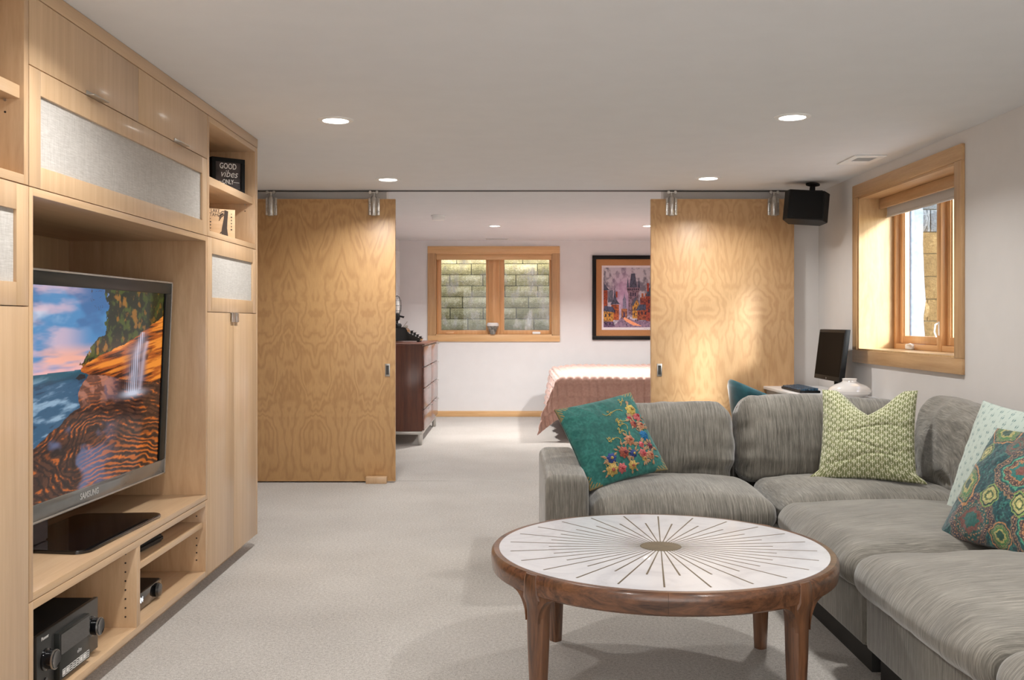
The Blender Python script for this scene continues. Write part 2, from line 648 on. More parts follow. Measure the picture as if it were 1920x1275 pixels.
def fbm(x, y, z=None, o=4):
    r, a, t = 0, 1.0, 0
    for k in range(o):
        f = 2.03 ** k
        r = r + a * vnoise(np.asarray(x) * f + 13.1 * k, np.asarray(y) * f + 7.7 * k, None if z is None else np.asarray(z) * f + 3.3 * k)
        t += a
        a *= 0.5
    return r / t

def inside(x, y, poly):
    r = np.zeros(x.shape, bool)
    n = len(poly)
    for i in range(n):
        x1, y1 = poly[i]; x2, y2 = poly[(i + 1) % n]
        if y1 == y2: continue
        c = ((y1 > y) != (y2 > y)) & (x < (x2 - x1) * (y - y1) / (y2 - y1) + x1)
        r ^= c
    return r

def rgb(r, g, b):
    return np.array([lin(r), lin(g), lin(b)])

def blend(img, mask, col):
    m = np.asarray(mask, float)[..., None]
    return img * (1 - m) + np.asarray(col) * m

def smooth(a, b, x):
    t = np.clip((x - a) / (b - a), 0, 1)
    return t * t * (3 - 2 * t)

# soft shapes ------------------------------------------------------
def cushion_mesh(w, d, h, r, crown=0.03, bulge=0.02, n=26, seed=0, wr=0.006, fn=None):
    """soft box centred on x and y, bottom at z=0; crowned top, bulging sides, wrinkles"""
    t = np.linspace(-1, 1, n)
    t = np.sign(t) * (1 - (1 - np.abs(t)) ** 1.5)
    A, B = np.meshgrid(t, t, indexing='ij')
    one = np.ones_like(A)
    half = np.array([w / 2, d / 2, h / 2])
    Vs, Fs, off = [], [], 0
    for ax in range(3):
        for sg in (-1, 1):
            p = np.empty(A.shape + (3,))
            p[..., ax] = sg
            p[..., (ax + 1) % 3] = A
            p[..., (ax + 2) % 3] = B
            Vs.append(p.reshape(-1, 3))
            Fs.append(grid_faces(n, n, off, flip=(sg < 0)))
            off += n * n
    P = np.concatenate(Vs) * half
    F = np.concatenate(Fs)
    inn = np.clip(P, -half + r, half - r)
    q = P - inn
    L = np.linalg.norm(q, axis=1, keepdims=True)
    Nn = q / np.maximum(L, 1e-9)
    P = inn + Nn * r
    X, Y, Z = P[:, 0] / half[0], P[:, 1] / half[1], P[:, 2] / half[2]
    fx = np.clip(1 - X * X, 0, 1); fy = np.clip(1 - Y * Y, 0, 1); fz = np.clip(1 - Z * Z, 0, 1)
    P[:, 2] += crown * (fx * fy) ** 0.6 * (Z > 0) * np.abs(Z)
    P[:, 1] += bulge * np.sign(Y) * np.abs(Y) ** 3 * fx ** 0.6 * fz
    P[:, 0] += bulge * 0.5 * np.sign(X) * np.abs(X) ** 3 * fy * fz
    wv = fbm(P[:, 0] * 5 + seed, P[:, 1] * 5 + seed * 1.7, P[:, 2] * 5, 4) - 0.5
    wv2 = np.abs(fbm(P[:, 0] * 9 + seed * 3, P[:, 1] * 4 + seed, P[:, 2] * 9, 3) - 0.5)
    P += Nn * (wv * wr * 2.2 - wv2 * wr * 1.6)[:, None]
    P[:, 2] += h / 2
    if fn is not None:
        P = fn(P, X, Y, Z)
    key = np.round(P, 5)
    u, idx, inv = np.unique(key, axis=0, return_index=True, return_inverse=True)
    return P[idx], inv.reshape(-1)[F]

def pillow_shape(w, h, T, n, pinch=0.05, seed=0, wr=0.006, fn=None, ex=0.5):
    s = np.sin(np.linspace(-1, 1, n) * PI / 2)
    s = 0.55 * s + 0.45 * np.linspace(-1, 1, n)
    A, B = np.meshgrid(s, s, indexing='ij')
    x = w / 2 * A * (1 - pinch * (1 - B * B))
    z = h / 2 * B * (1 - pinch * (1 - A * A))
    prof = np.clip((1 - A ** 2) * (1 - B ** 2), 0, 1) ** ex
    prof = np.maximum(prof, 0)
    wv = (fbm(A * 3 + seed, B * 3 + seed, None, 4) - 0.5) * wr * 3
    rad = np.maximum(np.abs(A), np.abs(B))
    fold = np.abs(np.sin(np.arctan2(B, A) * 9 + seed + 3 * fbm(A * 2, B * 2 + seed))) * wr * 0.9 * smooth(0.5, 0.95, rad) * (1 - smooth(0.96, 1, rad))
    yf = -(T / 2 * prof + (wv - fold) * np.clip(prof * 3, 0, 1)) - 0.002
    yb = (T / 2 * prof + (wv - fold) * np.clip(prof * 3, 0, 1) * 0.6) + 0.002
    if fn:
        x, yf, yb, z = fn(A, B, x, yf, yb, z)
    return A, B, x, yf, yb, z

def axes_matrix(center, right, up):
    r = Vector(right).normalized()
    u = Vector(up)
    u = (u - r * u.dot(r)).normalized()
    y = u.cross(r)
    m = Matrix((r, y, u)).transposed().to_4x4()
    m.translation = Vector(center)
    return m

def set_root(o, m):
    o.location = m.translation
    o.rotation_euler = m.to_euler()
    ROOTM[o.name] = Matrix.Translation(m.translation) @ o.rotation_euler.to_matrix().to_4x4()

def copy_tree(o, parent=None):
    c = o.copy()
    COL.objects.link(c)
    c.parent = parent
    if parent is None and o.name in ROOTM:
        ROOTM[c.name] = ROOTM[o.name].copy()
    for ch in list(o.children):
        copy_tree(ch, c)
    return c

# ================================================================== SETTING
CZ = 2.36          # ceiling height, main room
XR = 2.507         # right wall
YP = 7.98          # partition with the sliding doors
YB = 13.35         # far wall of the bedroom
XF = -1.478        # front plane of the built-in

structure('floor', MB().box(-2.35, 2.96, -3.1, YB + 0.1, -0.12, 0.0), M['carpet'])
structure('ceiling', MB().box(-2.35, 2.97, -3.1, YP, CZ, CZ + 0.2).box(-2.35, 3.05, YP, YB + 0.14, 2.41, 2.56), M['ceiling'])
structure('wall_left', MB().box(-2.35, -2.2, -3.1, YP, 0, CZ + 0.05), M['wall'])
structure('wall_rear', MB().box(-2.2, XR, -3.1, -3.0, 0, CZ + 0.05), M['wall'])
# right wall with its deep window opening
WY0, WY1, WZ0, WZ1 = 5.49, 7.04, 1.095, 2.197
structure('wall_right', MB().box(XR, 2.845, -3.1, WY0, 0, CZ).box(XR, 2.845, WY1, 8.2, 0, CZ)
          .box(XR, 2.845, WY0, WY1, 0, WZ0).box(XR, 2.845, WY0, WY1, WZ1, CZ), M['wall'])
structure('wall_partition', MB().box(-2.2, -1.026, YP, YP + 0.12, 0, 2.41).box(1.238, XR, YP, YP + 0.12, 0, 2.41), M['wall'])
BX0, BX1, BZ0, BZ1 = -1.051, 0.557, 1.111, 2.234
structure('wall_back', MB().box(-1.7, BX0, YB, YB + 0.14, 0, 2.41).box(BX1, 3.0, YB, YB + 0.14, 0, 2.41)
          .box(BX0, BX1, YB, YB + 0.14, 0, BZ0).box(BX0, BX1, YB, YB + 0.14, BZ1, 2.41), M['wall_back'])
structure('wall_bedroom_left', MB().box(-1.66, -1.54, YP + 0.12, YB, 0, 2.41), M['wall_back'])
structure('wall_bedroom_right', MB().box(2.9, 3.05, YP + 0.12, YB, 0, 2.41), M['wall_back'])
structure('baseboard_back', MB().box(-1.52, 2.88, YB - 0.014, YB, 0, 0.078, 0.003), M['trim_x'])
structure('baseboard_bedroom_left', MB().box(-1.54, -1.526, YP + 0.13, 12.8, 0, 0.078, 0.003), M['trim_y'])
structure('trim_door_track', MB().box(-2.15, XR, 7.875, 7.93, CZ - 0.006, CZ, 0.0), M['dark_strip'])
structure('trim_carpet_seam', MB().box(-1.0, 1.2, YP - 0.012, YP - 0.004, -0.01, 0.0012), M['nickel'])

# closet door on the bedroom's left wall
d3 = thing('door_3', None, None, (-1.54, 13.02, 0))
d3['kind'] = 'structure'
MB().box(-1.54, -1.515, 12.86, 13.17, 0.0, 2.24, 0.003).build('door_panel', M['white'], d3)

# sliding plywood doors ---------------------------------------------
def hanger(root, x):
    b = MB()
    b.box(x - 0.046, x - 0.022, 7.872, 7.878, 2.158, 2.300, 0.003)
    b.box(x + 0.022, x + 0.046, 7.872, 7.878, 2.158, 2.300, 0.003)
    br = b.build('hanger_bracket', M['steel'], root)
    MB().lathe([(0, 2.152), (0.024, 2.152), (0.026, 2.156), (0.026, 2.29), (0.014, 2.312), (0, 2.312)], (x, 7.862, 0), 20).build('hanger_barrel', M['steel'], br)
    for dx in (-0.034, 0.034):
        for z in (2.185, 2.255):
            MB().lathe([(0, 0), (0.008, 0), (0.009, 0.002), (0.006, 0.006), (0, 0.007)], (x + dx, 7.872, z), 10, '-Y').build('bolt', M['steel'], br)
    w = MB().tube([(x, 7.862, 2.305), (x, 7.862, 2.345)], 0.007, 8)
    w.box(x - 0.036, x + 0.036, 7.855, 7.869, 2.336, 2.344)
    for dx in (-0.027, 0.027):
        w.lathe([(0, -0.008), (0.012, -0.008), (0.013, 0), (0.012, 0.008), (0, 0.008)], (x + dx, 7.852, 2.340), 12, 'Y')
    w.build('trolley', M['steel'], br)

def sliding_door(name, x0, x1, m, pull_x, hang):
    o = thing(name, None, None, ((x0 + x1) / 2, 7.90, 0.0))
    o['kind'] = 'structure'
    MB().box(x0, x1, 7.88, 7.92, 0.014, 2.288, 0.0015).build('door_panel', m, o)
    MB().box(x0, x1, 7.8795, 7.9205, 0.012, 0.0145).box(x0, x1, 7.8795, 7.9205, 2.2875, 2.2895).build('door_edge', M['trim_x'], o)
    p = MB().box(pull_x - 0.020, pull_x + 0.020, 7.875, 7.881, 0.858, 0.960, 0.0018)
    pl = p.build('pull_plate', M['nickel'], o)
    MB().box(pull_x - 0.012, pull_x + 0.012, 7.8735, 7.8755, 0.872, 0.946).build('pull_recess', M['charcoal'], pl)
    for hx in hang:
        hanger(o, hx)
    return o
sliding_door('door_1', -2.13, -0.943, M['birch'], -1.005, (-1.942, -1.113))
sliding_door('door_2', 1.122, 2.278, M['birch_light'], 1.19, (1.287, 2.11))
props(MB().box(-1.172, -1.006, 7.815, 7.874, 0.0, 0.056, 0.003).build('floor_guide', M['maple_x']),
      'small wooden guide block on the carpet against the foot of the plywood door', 'door guide')

# ------------------------------------------------------------------ window in the right wall
def window_right():
    o = thing('window_1', None, None, (XR, 6.265, 1.0))
    o['kind'] = 'structure'
    t = 0.022
    x0, x1 = XR - t, XR
    MB().box(x0, x1, 5.40, 7.13, 2.197, 2.287, 0.003).build('casing_board', M['trim_y'], o)
    MB().box(x0, x1, 5.40, 7.13, 1.005, 1.095, 0.003).build('casing_board', M['trim_y'], o)
    MB().box(x0, x1, 5.40, 5.49, 1.0955, 2.1965, 0.003).build('casing_board', M['trim_z'], o)
    MB().box(x0, x1, 7.04, 7.13, 1.0955, 2.1965, 0.003).build('casing_board', M['trim_z'], o)
    # deep reveal
    MB().box(XR - 0.01, 2.80, WY1 - 0.015, WY1 + 0.002, WZ0, WZ1).build('jamb_board', M['jamb'], o)
    MB().box(XR - 0.01, 2.80, WY0 - 0.002, WY0 + 0.015, WZ0, WZ1).build('jamb_board', M['jamb'], o)
    MB().box(XR - 0.01, 2.80, WY0, WY1, WZ1 - 0.015, WZ1 + 0.002).build('head_board', M['trim_y'], o)
    MB().box(XR - 0.01, 2.80, WY0, WY1, WZ0 - 0.002, WZ0 + 0.012).build('sill_board', M['jamb'], o)
    # window unit
    fx = 2.745
    fr = MB()
    fr.box(fx, fx + 0.10, WY1 - 0.055, WY1 - 0.015, WZ0 + 0.012, WZ1 - 0.015, 0.003)
    fr.box(fx, fx + 0.10, WY0 + 0.015, WY0 + 0.055, WZ0 + 0.012, WZ1 - 0.015, 0.003)
    fr.box(fx - 0.004, fx + 0.10, 6.235, 6.30, WZ0 + 0.012, WZ1 - 0.015, 0.003)
    fr.build('window_frame', M['pine_z'], o)
    MB().box(fx, fx + 0.10, WY0 + 0.055, WY1 - 0.055, WZ0 + 0.012, WZ0 + 0.05, 0.003).build('frame_sill', M['pine_y'], o)
    for a, b in ((6.302, WY1 - 0.057), (WY0 + 0.057, 6.233)):
        s = MB()
        s.box(fx + 0.03, fx + 0.075, a, a + 0.055, WZ0 + 0.052, WZ1 - 0.02, 0.004)
        s.box(fx + 0.03, fx + 0.075, b - 0.055, b, WZ0 + 0.052, WZ1 - 0.02, 0.004)
        s.box(fx + 0.03, fx + 0.075, a + 0.055, b - 0.055, WZ0 + 0.052, WZ0 + 0.105, 0.004)
        s.box(fx + 0.03, fx + 0.075, a + 0.055, b - 0.055, WZ1 - 0.075, WZ1 - 0.02, 0.004)
        s.box(fx + 0.04, fx + 0.065, a + 0.05, a + 0.066, WZ0 + 0.1, WZ1 - 0.07)
        s.box(fx + 0.04, fx + 0.065, b - 0.066, b - 0.05, WZ0 + 0.1, WZ1 - 0.07)
        sh = s.build('sash', M['pine_z'], o)
        MB().box(fx + 0.052, fx + 0.056, a + 0.06, b - 0.06, WZ0 + 0.1, WZ1 - 0.072).build('pane', M['glass'], sh)
    # catch on the middle post, crank on the sill
    MB().box(fx - 0.008, fx, 6.255, 6.275, 1.21, 1.30, 0.003).tube([(fx - 0.01, 6.265, 1.29), (fx - 0.03, 6.262, 1.28), (fx - 0.036, 6.262, 1.235), (fx - 0.024, 6.262, 1.20)], 0.006, 8).build('window_catch', M['white'], o, label='white window catch')
    MB().box(fx - 0.022, fx + 0.004, 6.66, 6.77, WZ0 + 0.014, WZ0 + 0.05, 0.008).tube([(fx - 0.03, 6.70, WZ0 + 0.045), (fx - 0.035, 6.64, WZ0 + 0.052), (fx - 0.035, 6.60, WZ0 + 0.045)], 0.007, 8).build('window_crank', M['white'], o, label='white window crank')
    # valance board and roller shade
    MB().box(2.64, 2.662, WY0 + 0.016, WY1 - 0.016, 2.108, 2.181, 0.002).build('valance_board', M['trim_y'], o)
    sh = MB().box(2.698, 2.70, WY0 + 0.02, WY1 - 0.02, 2.062, 2.16)
    sh.lathe([(0, 0), (0.022, 0), (0.022, WY1 - WY0 - 0.06), (0, WY1 - WY0 - 0.06)], (2.70, WY0 + 0.03, 2.148), 16, 'Y')
    sh = sh.build('roller_shade', M['shade'], o, label='pale grey roller shade drawn up')
    MB().box(2.692, 2.706, WY0 + 0.02, WY1 - 0.02, 2.048, 2.064, 0.004).build('shade_bar', M['shade'], sh)
window_right()

# ------------------------------------------------------------------ window in the far wall
def window_far():
    o = thing('window_2', None, None, (-0.247, YB, 1.026))
    o['kind'] = 'structure'
    t = 0.02
    y0, y1 = YB - t, YB
    MB().box(-1.154, 0.654, y0, y1, BZ1, 2.33, 0.003).build('casing_board', M['trim_x'], o)
    MB().box(-1.154, 0.654, y0, y1, 1.026, BZ0, 0.003).build('casing_board', M['trim_x'], o)
    MB().box(-1.154, BX0, y0, y1, BZ0 + 0.0005, BZ1 - 0.0005, 0.003).build('casing_board', M['trim_z'], o)
    MB().box(BX1, 0.654, y0, y1, BZ0 + 0.0005, BZ1 - 0.0005, 0.003).build('casing_board', M['trim_z'], o)
    MB().box(BX0 - 0.002, BX0 + 0.014, YB - 0.01, YB + 0.14, BZ0, BZ1).build('jamb_board', M['trim_z'], o)
    MB().box(BX1 - 0.014, BX1 + 0.002, YB - 0.01, YB + 0.14, BZ0, BZ1).build('jamb_board', M['trim_z'], o)
    MB().box(BX0, BX1, YB - 0.01, YB + 0.14, BZ1 - 0.014, BZ1 + 0.002).build('head_board', M['trim_x'], o)
    MB().box(BX0, BX1, YB - 0.01, YB + 0.14, BZ0 - 0.002, BZ0 + 0.014).build('sill_board', M['trim_x'], o)
    MB().box(BX0 + 0.016, BX1 - 0.016, YB + 0.008, YB + 0.028, 2.145, 2.219, 0.002).build('valance_board', M['trim_x'], o)
    MB().box(-0.325, -0.17, YB + 0.06, YB + 0.15, BZ0 + 0.014, BZ1 - 0.014, 0.004).box(-0.27, -0.225, YB + 0.045, YB + 0.06, BZ0 + 0.014, BZ1 - 0.014, 0.003).build('mullion', M['pine_z'], o)
    for a, b in ((BX0 + 0.015, -0.327), (-0.168, BX1 - 0.015)):
        s = MB()
        s.box(a, a + 0.045, YB + 0.07, YB + 0.12, BZ0 + 0.015, BZ1 - 0.015, 0.003)
        s.box(b - 0.03, b, YB + 0.07, YB + 0.12, BZ0 + 0.015, BZ1 - 0.015, 0.003)
        s.box(a + 0.045, a + 0.062, YB + 0.085, YB + 0.11, BZ0 + 0.06, BZ1 - 0.06)
        s.box(a + 0.045, b - 0.03, YB + 0.07, YB + 0.12, BZ0 + 0.015, BZ0 + 0.072, 0.004)
        s.box(a + 0.045, b - 0.03, YB + 0.07, YB + 0.12, BZ1 - 0.072, BZ1 - 0.015, 0.004)
        sh = s.build('sash', M['pine_z'], o)
        MB().box(a + 0.05, b - 0.03, YB + 0.093, YB + 0.097, BZ0 + 0.07, BZ1 - 0.07).build('pane', M['haze_glass'], sh)
    for x in (-0.85, 0.335):
        MB().box(x - 0.055, x + 0.055, YB + 0.035, YB + 0.07, BZ0 + 0.016, BZ0 + 0.05, 0.008).build('window_crank', M['white'] if x > 0 else M['pine_x'], o)
window_far()

# ------------------------------------------------------------------ stone window wells
def block_mesh(w, h, d, seed, name):
    """split-face block: origin at the middle of its back; face looks to -y"""
    rnd = random.Random(seed)
    nx, nz = 6, 4
    V, F = [], []
    for i in range(nx):
        for k in range(nz):
            e = i in (0, nx - 1) or k in (0, nz - 1)
            x = (i / (nx - 1) - .5) * w + (0 if e else rnd.uniform(-.02, .02))
            z = (k / (nz - 1) - .5) * h + (0 if e else rnd.uniform(-.008, .008))
            V.append((x, -d + (0.016 + rnd.uniform(0, .006) if e else rnd.uniform(-.018, .004)), z))
    for i in range(nx - 1):
        for k in range(nz - 1):
            a = i * nz + k
            F.append((a, a + nz, a + nz + 1, a + 1))
    ring = [i * nz for i in range(nx)] + [(nx - 1) * nz + k for k in range(1, nz)] + [i * nz + nz - 1 for i in range(nx - 2, -1, -1)] + [k for k in range(nz - 2, 0, -1)]
    base = len(V)
    for r_ in ring:
        V.append((V[r_][0], 0, V[r_][2]))
    n = len(ring)
    for i in range(n):
        F.append((ring[i], base + i, base + (i + 1) % n, ring[(i + 1) % n]))
    me = bpy.data.meshes.new(name)
    me.from_pydata(V, [], F)
    me.update()
    b = bmesh.new(); b.from_mesh(me)
    bmesh.ops.recalc_face_normals(b, faces=b.faces)
    b.to_mesh(me); b.free()
    me.shade_smooth()
    me.set_sharp_from_angle(angle=R(50))
    return me

def stone_wall(name, x0, x1, yface, zs, joints, m, bw, top=None, depth=0.22):
    o = thing(name, None, None, ((x0 + x1) / 2, yface, zs[0]))
    o['kind'] = 'structure'
    MB().box(x0, x1, yface + 0.035, yface + depth, zs[0], zs[-1]).build('joint_backing', M['joint'], o)
    cache = {}
    for c in range(len(zs) - 1):
        z0, z1 = zs[c], zs[c + 1]
        j = joints[c % len(joints)]
        k0 = math.floor((x0 - j) / bw)
        a = j + k0 * bw
        mm = m if not (top and z0 > top[0]) else top[1]
        while a < x1:
            xa, xb = max(a, x0), min(a + bw, x1)
            a += bw
            if xb - xa < 0.05:
                continue
            key = (round(xb - xa, 3), round(z1 - z0, 3), random.randint(0, 3), mm.name)
            if key not in cache:
                me = block_mesh(xb - xa - 0.010, z1 - z0 - 0.008, 0.05, len(cache) * 7 + 1, 'stone_block')
                me.materials.append(mm)
                cache[key] = me
            b = bpy.data.objects.new('stone_block', cache[key])
            COL.objects.link(b)
            b.parent = o
            wp = Vector(((xa + xb) / 2, yface + 0.05 + random.uniform(-.006, .006), (z0 + z1) / 2))
            b.location = ROOTM[o.name].inverted() @ wp
    return o
zs_b = [1.175 - 0.1645 * 3 + 0.1645 * k for k in range(11)]
jx = lambda px: (790 + px / 6.374 - 960) * 0.00795
stone_wall('wall_well_back', -2.2, 1.9, 14.55, zs_b,
           [jx(343), jx(555), jx(343 - 200), jx(555), jx(343), jx(490), jx(208), jx(340), jx(597), jx(420), jx(230), jx(480), jx(300)], M['stone'], 0.493)
structure('wall_well_sides', MB().box(-2.3, -2.05, 13.49, 14.6, 0.6, 2.32).box(1.75, 2.0, 13.49, 14.6, 0.6, 2.32), M['stone'])
structure('floor_well_back', MB().box(-2.3, 2.0, 13.49, 14.6, 0.6, 0.92), M['gravel'])
zs_r = [0.975, 1.15, 1.304, 1.473, 1.648, 1.824, 1.99, 2.165, 2.34]
stone_wall('wall_well_end', 3.135, 4.3, 7.50, zs_r, [3.13, 3.0, 3.2, 2.95, 3.13, 3.0, 3.225, 3.06], M['stone_tan'], 0.44, (1.9, M['stone_grey']))
pier = MB()
pp = [(2.855, 0.9), (3.145, 0.9), (3.152, 1.2), (3.142, 1.33), (3.160, 1.46), (3.150, 1.6), (3.138, 1.9), (3.142, 2.1), (3.128, 2.34), (2.855, 2.34)]
pier.prism(pp, 7.455, 7.55, 'XZ')
pier.box(3.035, 3.06, 7.42, 7.455, 0.9, 2.34, 0.003)
structure('wall_well_pier', pier, M['concrete'])
structure('floor_well_end', MB().box(2.85, 4.6, 4.6, 7.7, 0.7, 0.95), M['gravel'])

# ------------------------------------------------------------------ built-in wall unit
G = 0.002
def panelset(root, y0, y1, z0, z1, xb, t=0.028, back=True):
    MB().box(xb, XF, y0, y0 + t, z0, z1, 0.001).build('side_panel', M['maple_x'], root)
    MB().box(xb, XF, y1 - t, y1, z0, z1, 0.001).build('side_panel', M['maple_x'], root)
    MB().box(xb, XF, y0 + t, y1 - t, z0, z0 + t, 0.001).build('bottom_panel', M['maple_y'], root)
    MB().box(xb, XF, y0 + t, y1 - t, z1 - t, z1, 0.001).build('top_panel', M['maple_y'], root)
    if back:
        MB().box(xb, xb + 0.012, y0 + t, y1 - t, z0 + t, z1 - t).build('back_panel', M['maple'], root)

def grille(root, y0, y1, z0, z1, sw=0.072, rt=0.078, rb=0.070):
    x0, x1 = XF - 0.020, XF
    f = MB()
    f.box(x0, x1, y0, y0 + sw, z0, z1, 0.0008).box(x0, x1, y1 - sw, y1, z0, z1, 0.0008)
    f.box(x0, x1, y0 + sw, y1 - sw, z0, z0 + rb, 0.0008).box(x0, x1, y0 + sw, y1 - sw, z1 - rt, z1, 0.0008)
    fr = f.build('grille_frame', M['maple'], root)
    MB().box(x0 + 0.001, x1 - 0.010, y0 + sw - 0.004, y1 - sw + 0.004, z0 + rb - 0.004, z1 - rt + 0.004).build('grille_cloth', M['cloth'], fr, label='pale grey speaker cloth')

def tab_handle_h(door, yc, z):
    MB().box(XF - 0.004, XF + 0.030, yc - 0.063, yc + 0.063, z - 0.003, z + 0.001, 0.0008).box(XF + 0.001, XF + 0.0035, yc - 0.063, yc + 0.063, z, z + 0.014, 0.0008).build('door_handle', M['nickel'], door)

def tab_handle_v(door, y0, y1, z):
    MB().box(XF - 0.01, XF + 0.010, y0, y1, z - 0.001, z + 0.002, 0.0006).box(XF + 0.006, XF + 0.010, y0, y1, z - 0.048, z, 0.0006).build('door_handle', M['nickel'], door)

def open_unit(y0, y1, label, name='open_shelf_cabinet'):
    o = thing(name, label, 'cabinet', (-1.75, (y0 + y1) / 2, 1.717))
    panelset(o, y0 + G, y1 - G, 1.717, 2.304, -2.05)
    sh = MB().box(-2.03, XF - 0.012, y0 + 0.032, y1 - 0.032, 1.975, 2.015, 0.001).build('shelf', M['maple_y'], o)
    h = MB()
    for yy in (y0 + 0.0285, y1 - 0.0315):
        for xx in (-1.535, -1.9):
            h.lathe([(0, 0), (0.0035, 0), (0.0035, 0.003), (0, 0.003)], (xx, yy, 1.935), 8, 'Y')
    h.build('peg_hole', M['hole'], o, kind='stuff')
    p = MB()
    for yy in (y0 + 0.03, y1 - 0.036):
        p.lathe([(0, 0), (0.004, 0), (0.004, 0.006), (0, 0.006)], (-1.535, yy, 1.971), 8, 'Y')
    p.build('shelf_pin', M['nickel'], sh, kind='stuff')
    return o

def tall_unit(y0, y1, label, split, name='tall_cabinet'):
    o = thing(name, label, 'cabinet', (-1.75, (y0 + y1) / 2, 0.068))
    MB().box(-2.05, XF - 0.022, y0 + G, y1 - G, 0.07, 1.7135).build('body', M['maple'], o)
    grille(o, y0 + G, y1 - G, 1.3485, 1.7135)
    edges = [y0, split, y1]
    for i in range(2):
        a, b = edges[i] + G, edges[i + 1] - G
        d = MB().box(XF - 0.020, XF, a, b, 0.070, 1.3450, 0.0008).build('door', M['maple'], o)
        if i == 0:
            tab_handle_v(d, b - 0.062, b - 0.004, 1.345)
        else:
            tab_handle_v(d, a + 0.004, a + 0.062, 1.345)
    return o

Y_A, Y_B, Y_C, Y_D = 2.05, 2.986, 4.736, 5.643
open_unit(Y_C, Y_D, 'open maple shelf cabinet holding two small decor blocks, far end of wall unit')
tall_unit(Y_C, Y_D, 'narrow two-door maple cabinet with small cloth grille at the far end of the wall unit', 5.187)
open_unit(Y_A, Y_B, 'empty open maple shelf cabinet at the near end of the wall unit')
tall_unit(Y_A, Y_B, 'tall maple cabinet door with cloth grille at the near end beside the television', 2.518)

props(MB().box(-2.06, XF, Y_D + G, 5.670, 0.068, 2.304, 0.001).build('end_panel', M['maple']), 'slim maple end panel closing the far end of the wall unit, floor to ceiling', 'panel')
props(MB().box(-2.06, XF, Y_A, 5.672, 2.307, CZ - 0.002, 0.001).build('crown_board', M['maple_y']), 'long maple board capping the wall unit along the ceiling', 'trim board')
tk = thing('toe_kick', 'recessed maple toe kick under the wall unit above the carpet', 'toe kick', (-1.56, 3.9, 0))
MB().box(-1.575, -1.555, Y_A, 5.62, 0.0, 0.067).build('kick_board', M['maple_y'], tk)
MB().box(-1.5555, -1.5515, 4.05, 5.35, 0.026, 0.044).build('vent_slot', M['hole'], tk, label='dark vent slot')

o = thing('flap_cabinet', 'upper maple cabinet with two plain doors below the ceiling over the television', 'cabinet', (-1.75, 3.86, 2.088))
MB().box(-2.05, XF - 0.022, Y_B + G, Y_C - G, 2.089, 2.303).build('body', M['maple'], o)
for a, b, hy in ((Y_B, 3.865, 3.448), (3.865, Y_C, 4.33)):
    d = MB().box(XF - 0.020, XF, a + G, b - G, 2.0895, 2.3035, 0.0008).build('door', M['maple'], o)
    tab_handle_h(d, hy, 2.0895)

o = thing('grille_cabinet', 'wide maple cabinet front with long cloth speaker grille above the television', 'cabinet', (-1.75, 3.86, 1.717))
MB().box(-2.05, XF - 0.022, Y_B + G, Y_C - G, 1.718, 2.086).build('body', M['maple'], o)
grille(o, Y_B + G, Y_C - G, 1.7165, 2.0860, 0.074, 0.078, 0.068)

o = thing('television_niche', 'large open maple niche around the television in the wall unit', 'cabinet', (-1.75, 3.86, 0.440))
panelset(o, Y_B + G, Y_C - G, 0.4395, 1.7135, -2.15, 0.0245)

o = thing('media_console', 'low open maple cabinet with shelves of audio equipment under the television', 'cabinet', (-1.75, 3.86, 0.068))
panelset(o, Y_B + G, Y_C - G, 0.0685, 0.4365, -2.05, 0.0265)
MB().box(-2.04, XF, 3.8415, 3.860, 0.095, 0.410, 0.0008).box(-2.04, XF, 3.861, 3.8800, 0.095, 0.410, 0.0008).build('divider', M['maple_x'], o)
MB().box(-2.03, XF - 0.012, 3.884, 4.706, 0.308, 0.332, 0.0008).build('shelf', M['maple_y'], o)
for yy, zz in ((3.8412, [0.138 + 0.0353 * k for k in range(8)]), (4.7075, [0.150 + 0.0353 * k for k in range(8)])):
    h = MB()
    for z in zz:
        h.lathe([(0, 0), (0.0036, 0), (0.0036, 0.002), (0, 0.002)], (-1.521, yy, z), 8, '-Y')
    h.build('peg_holes', M['hole'], o, kind='stuff')

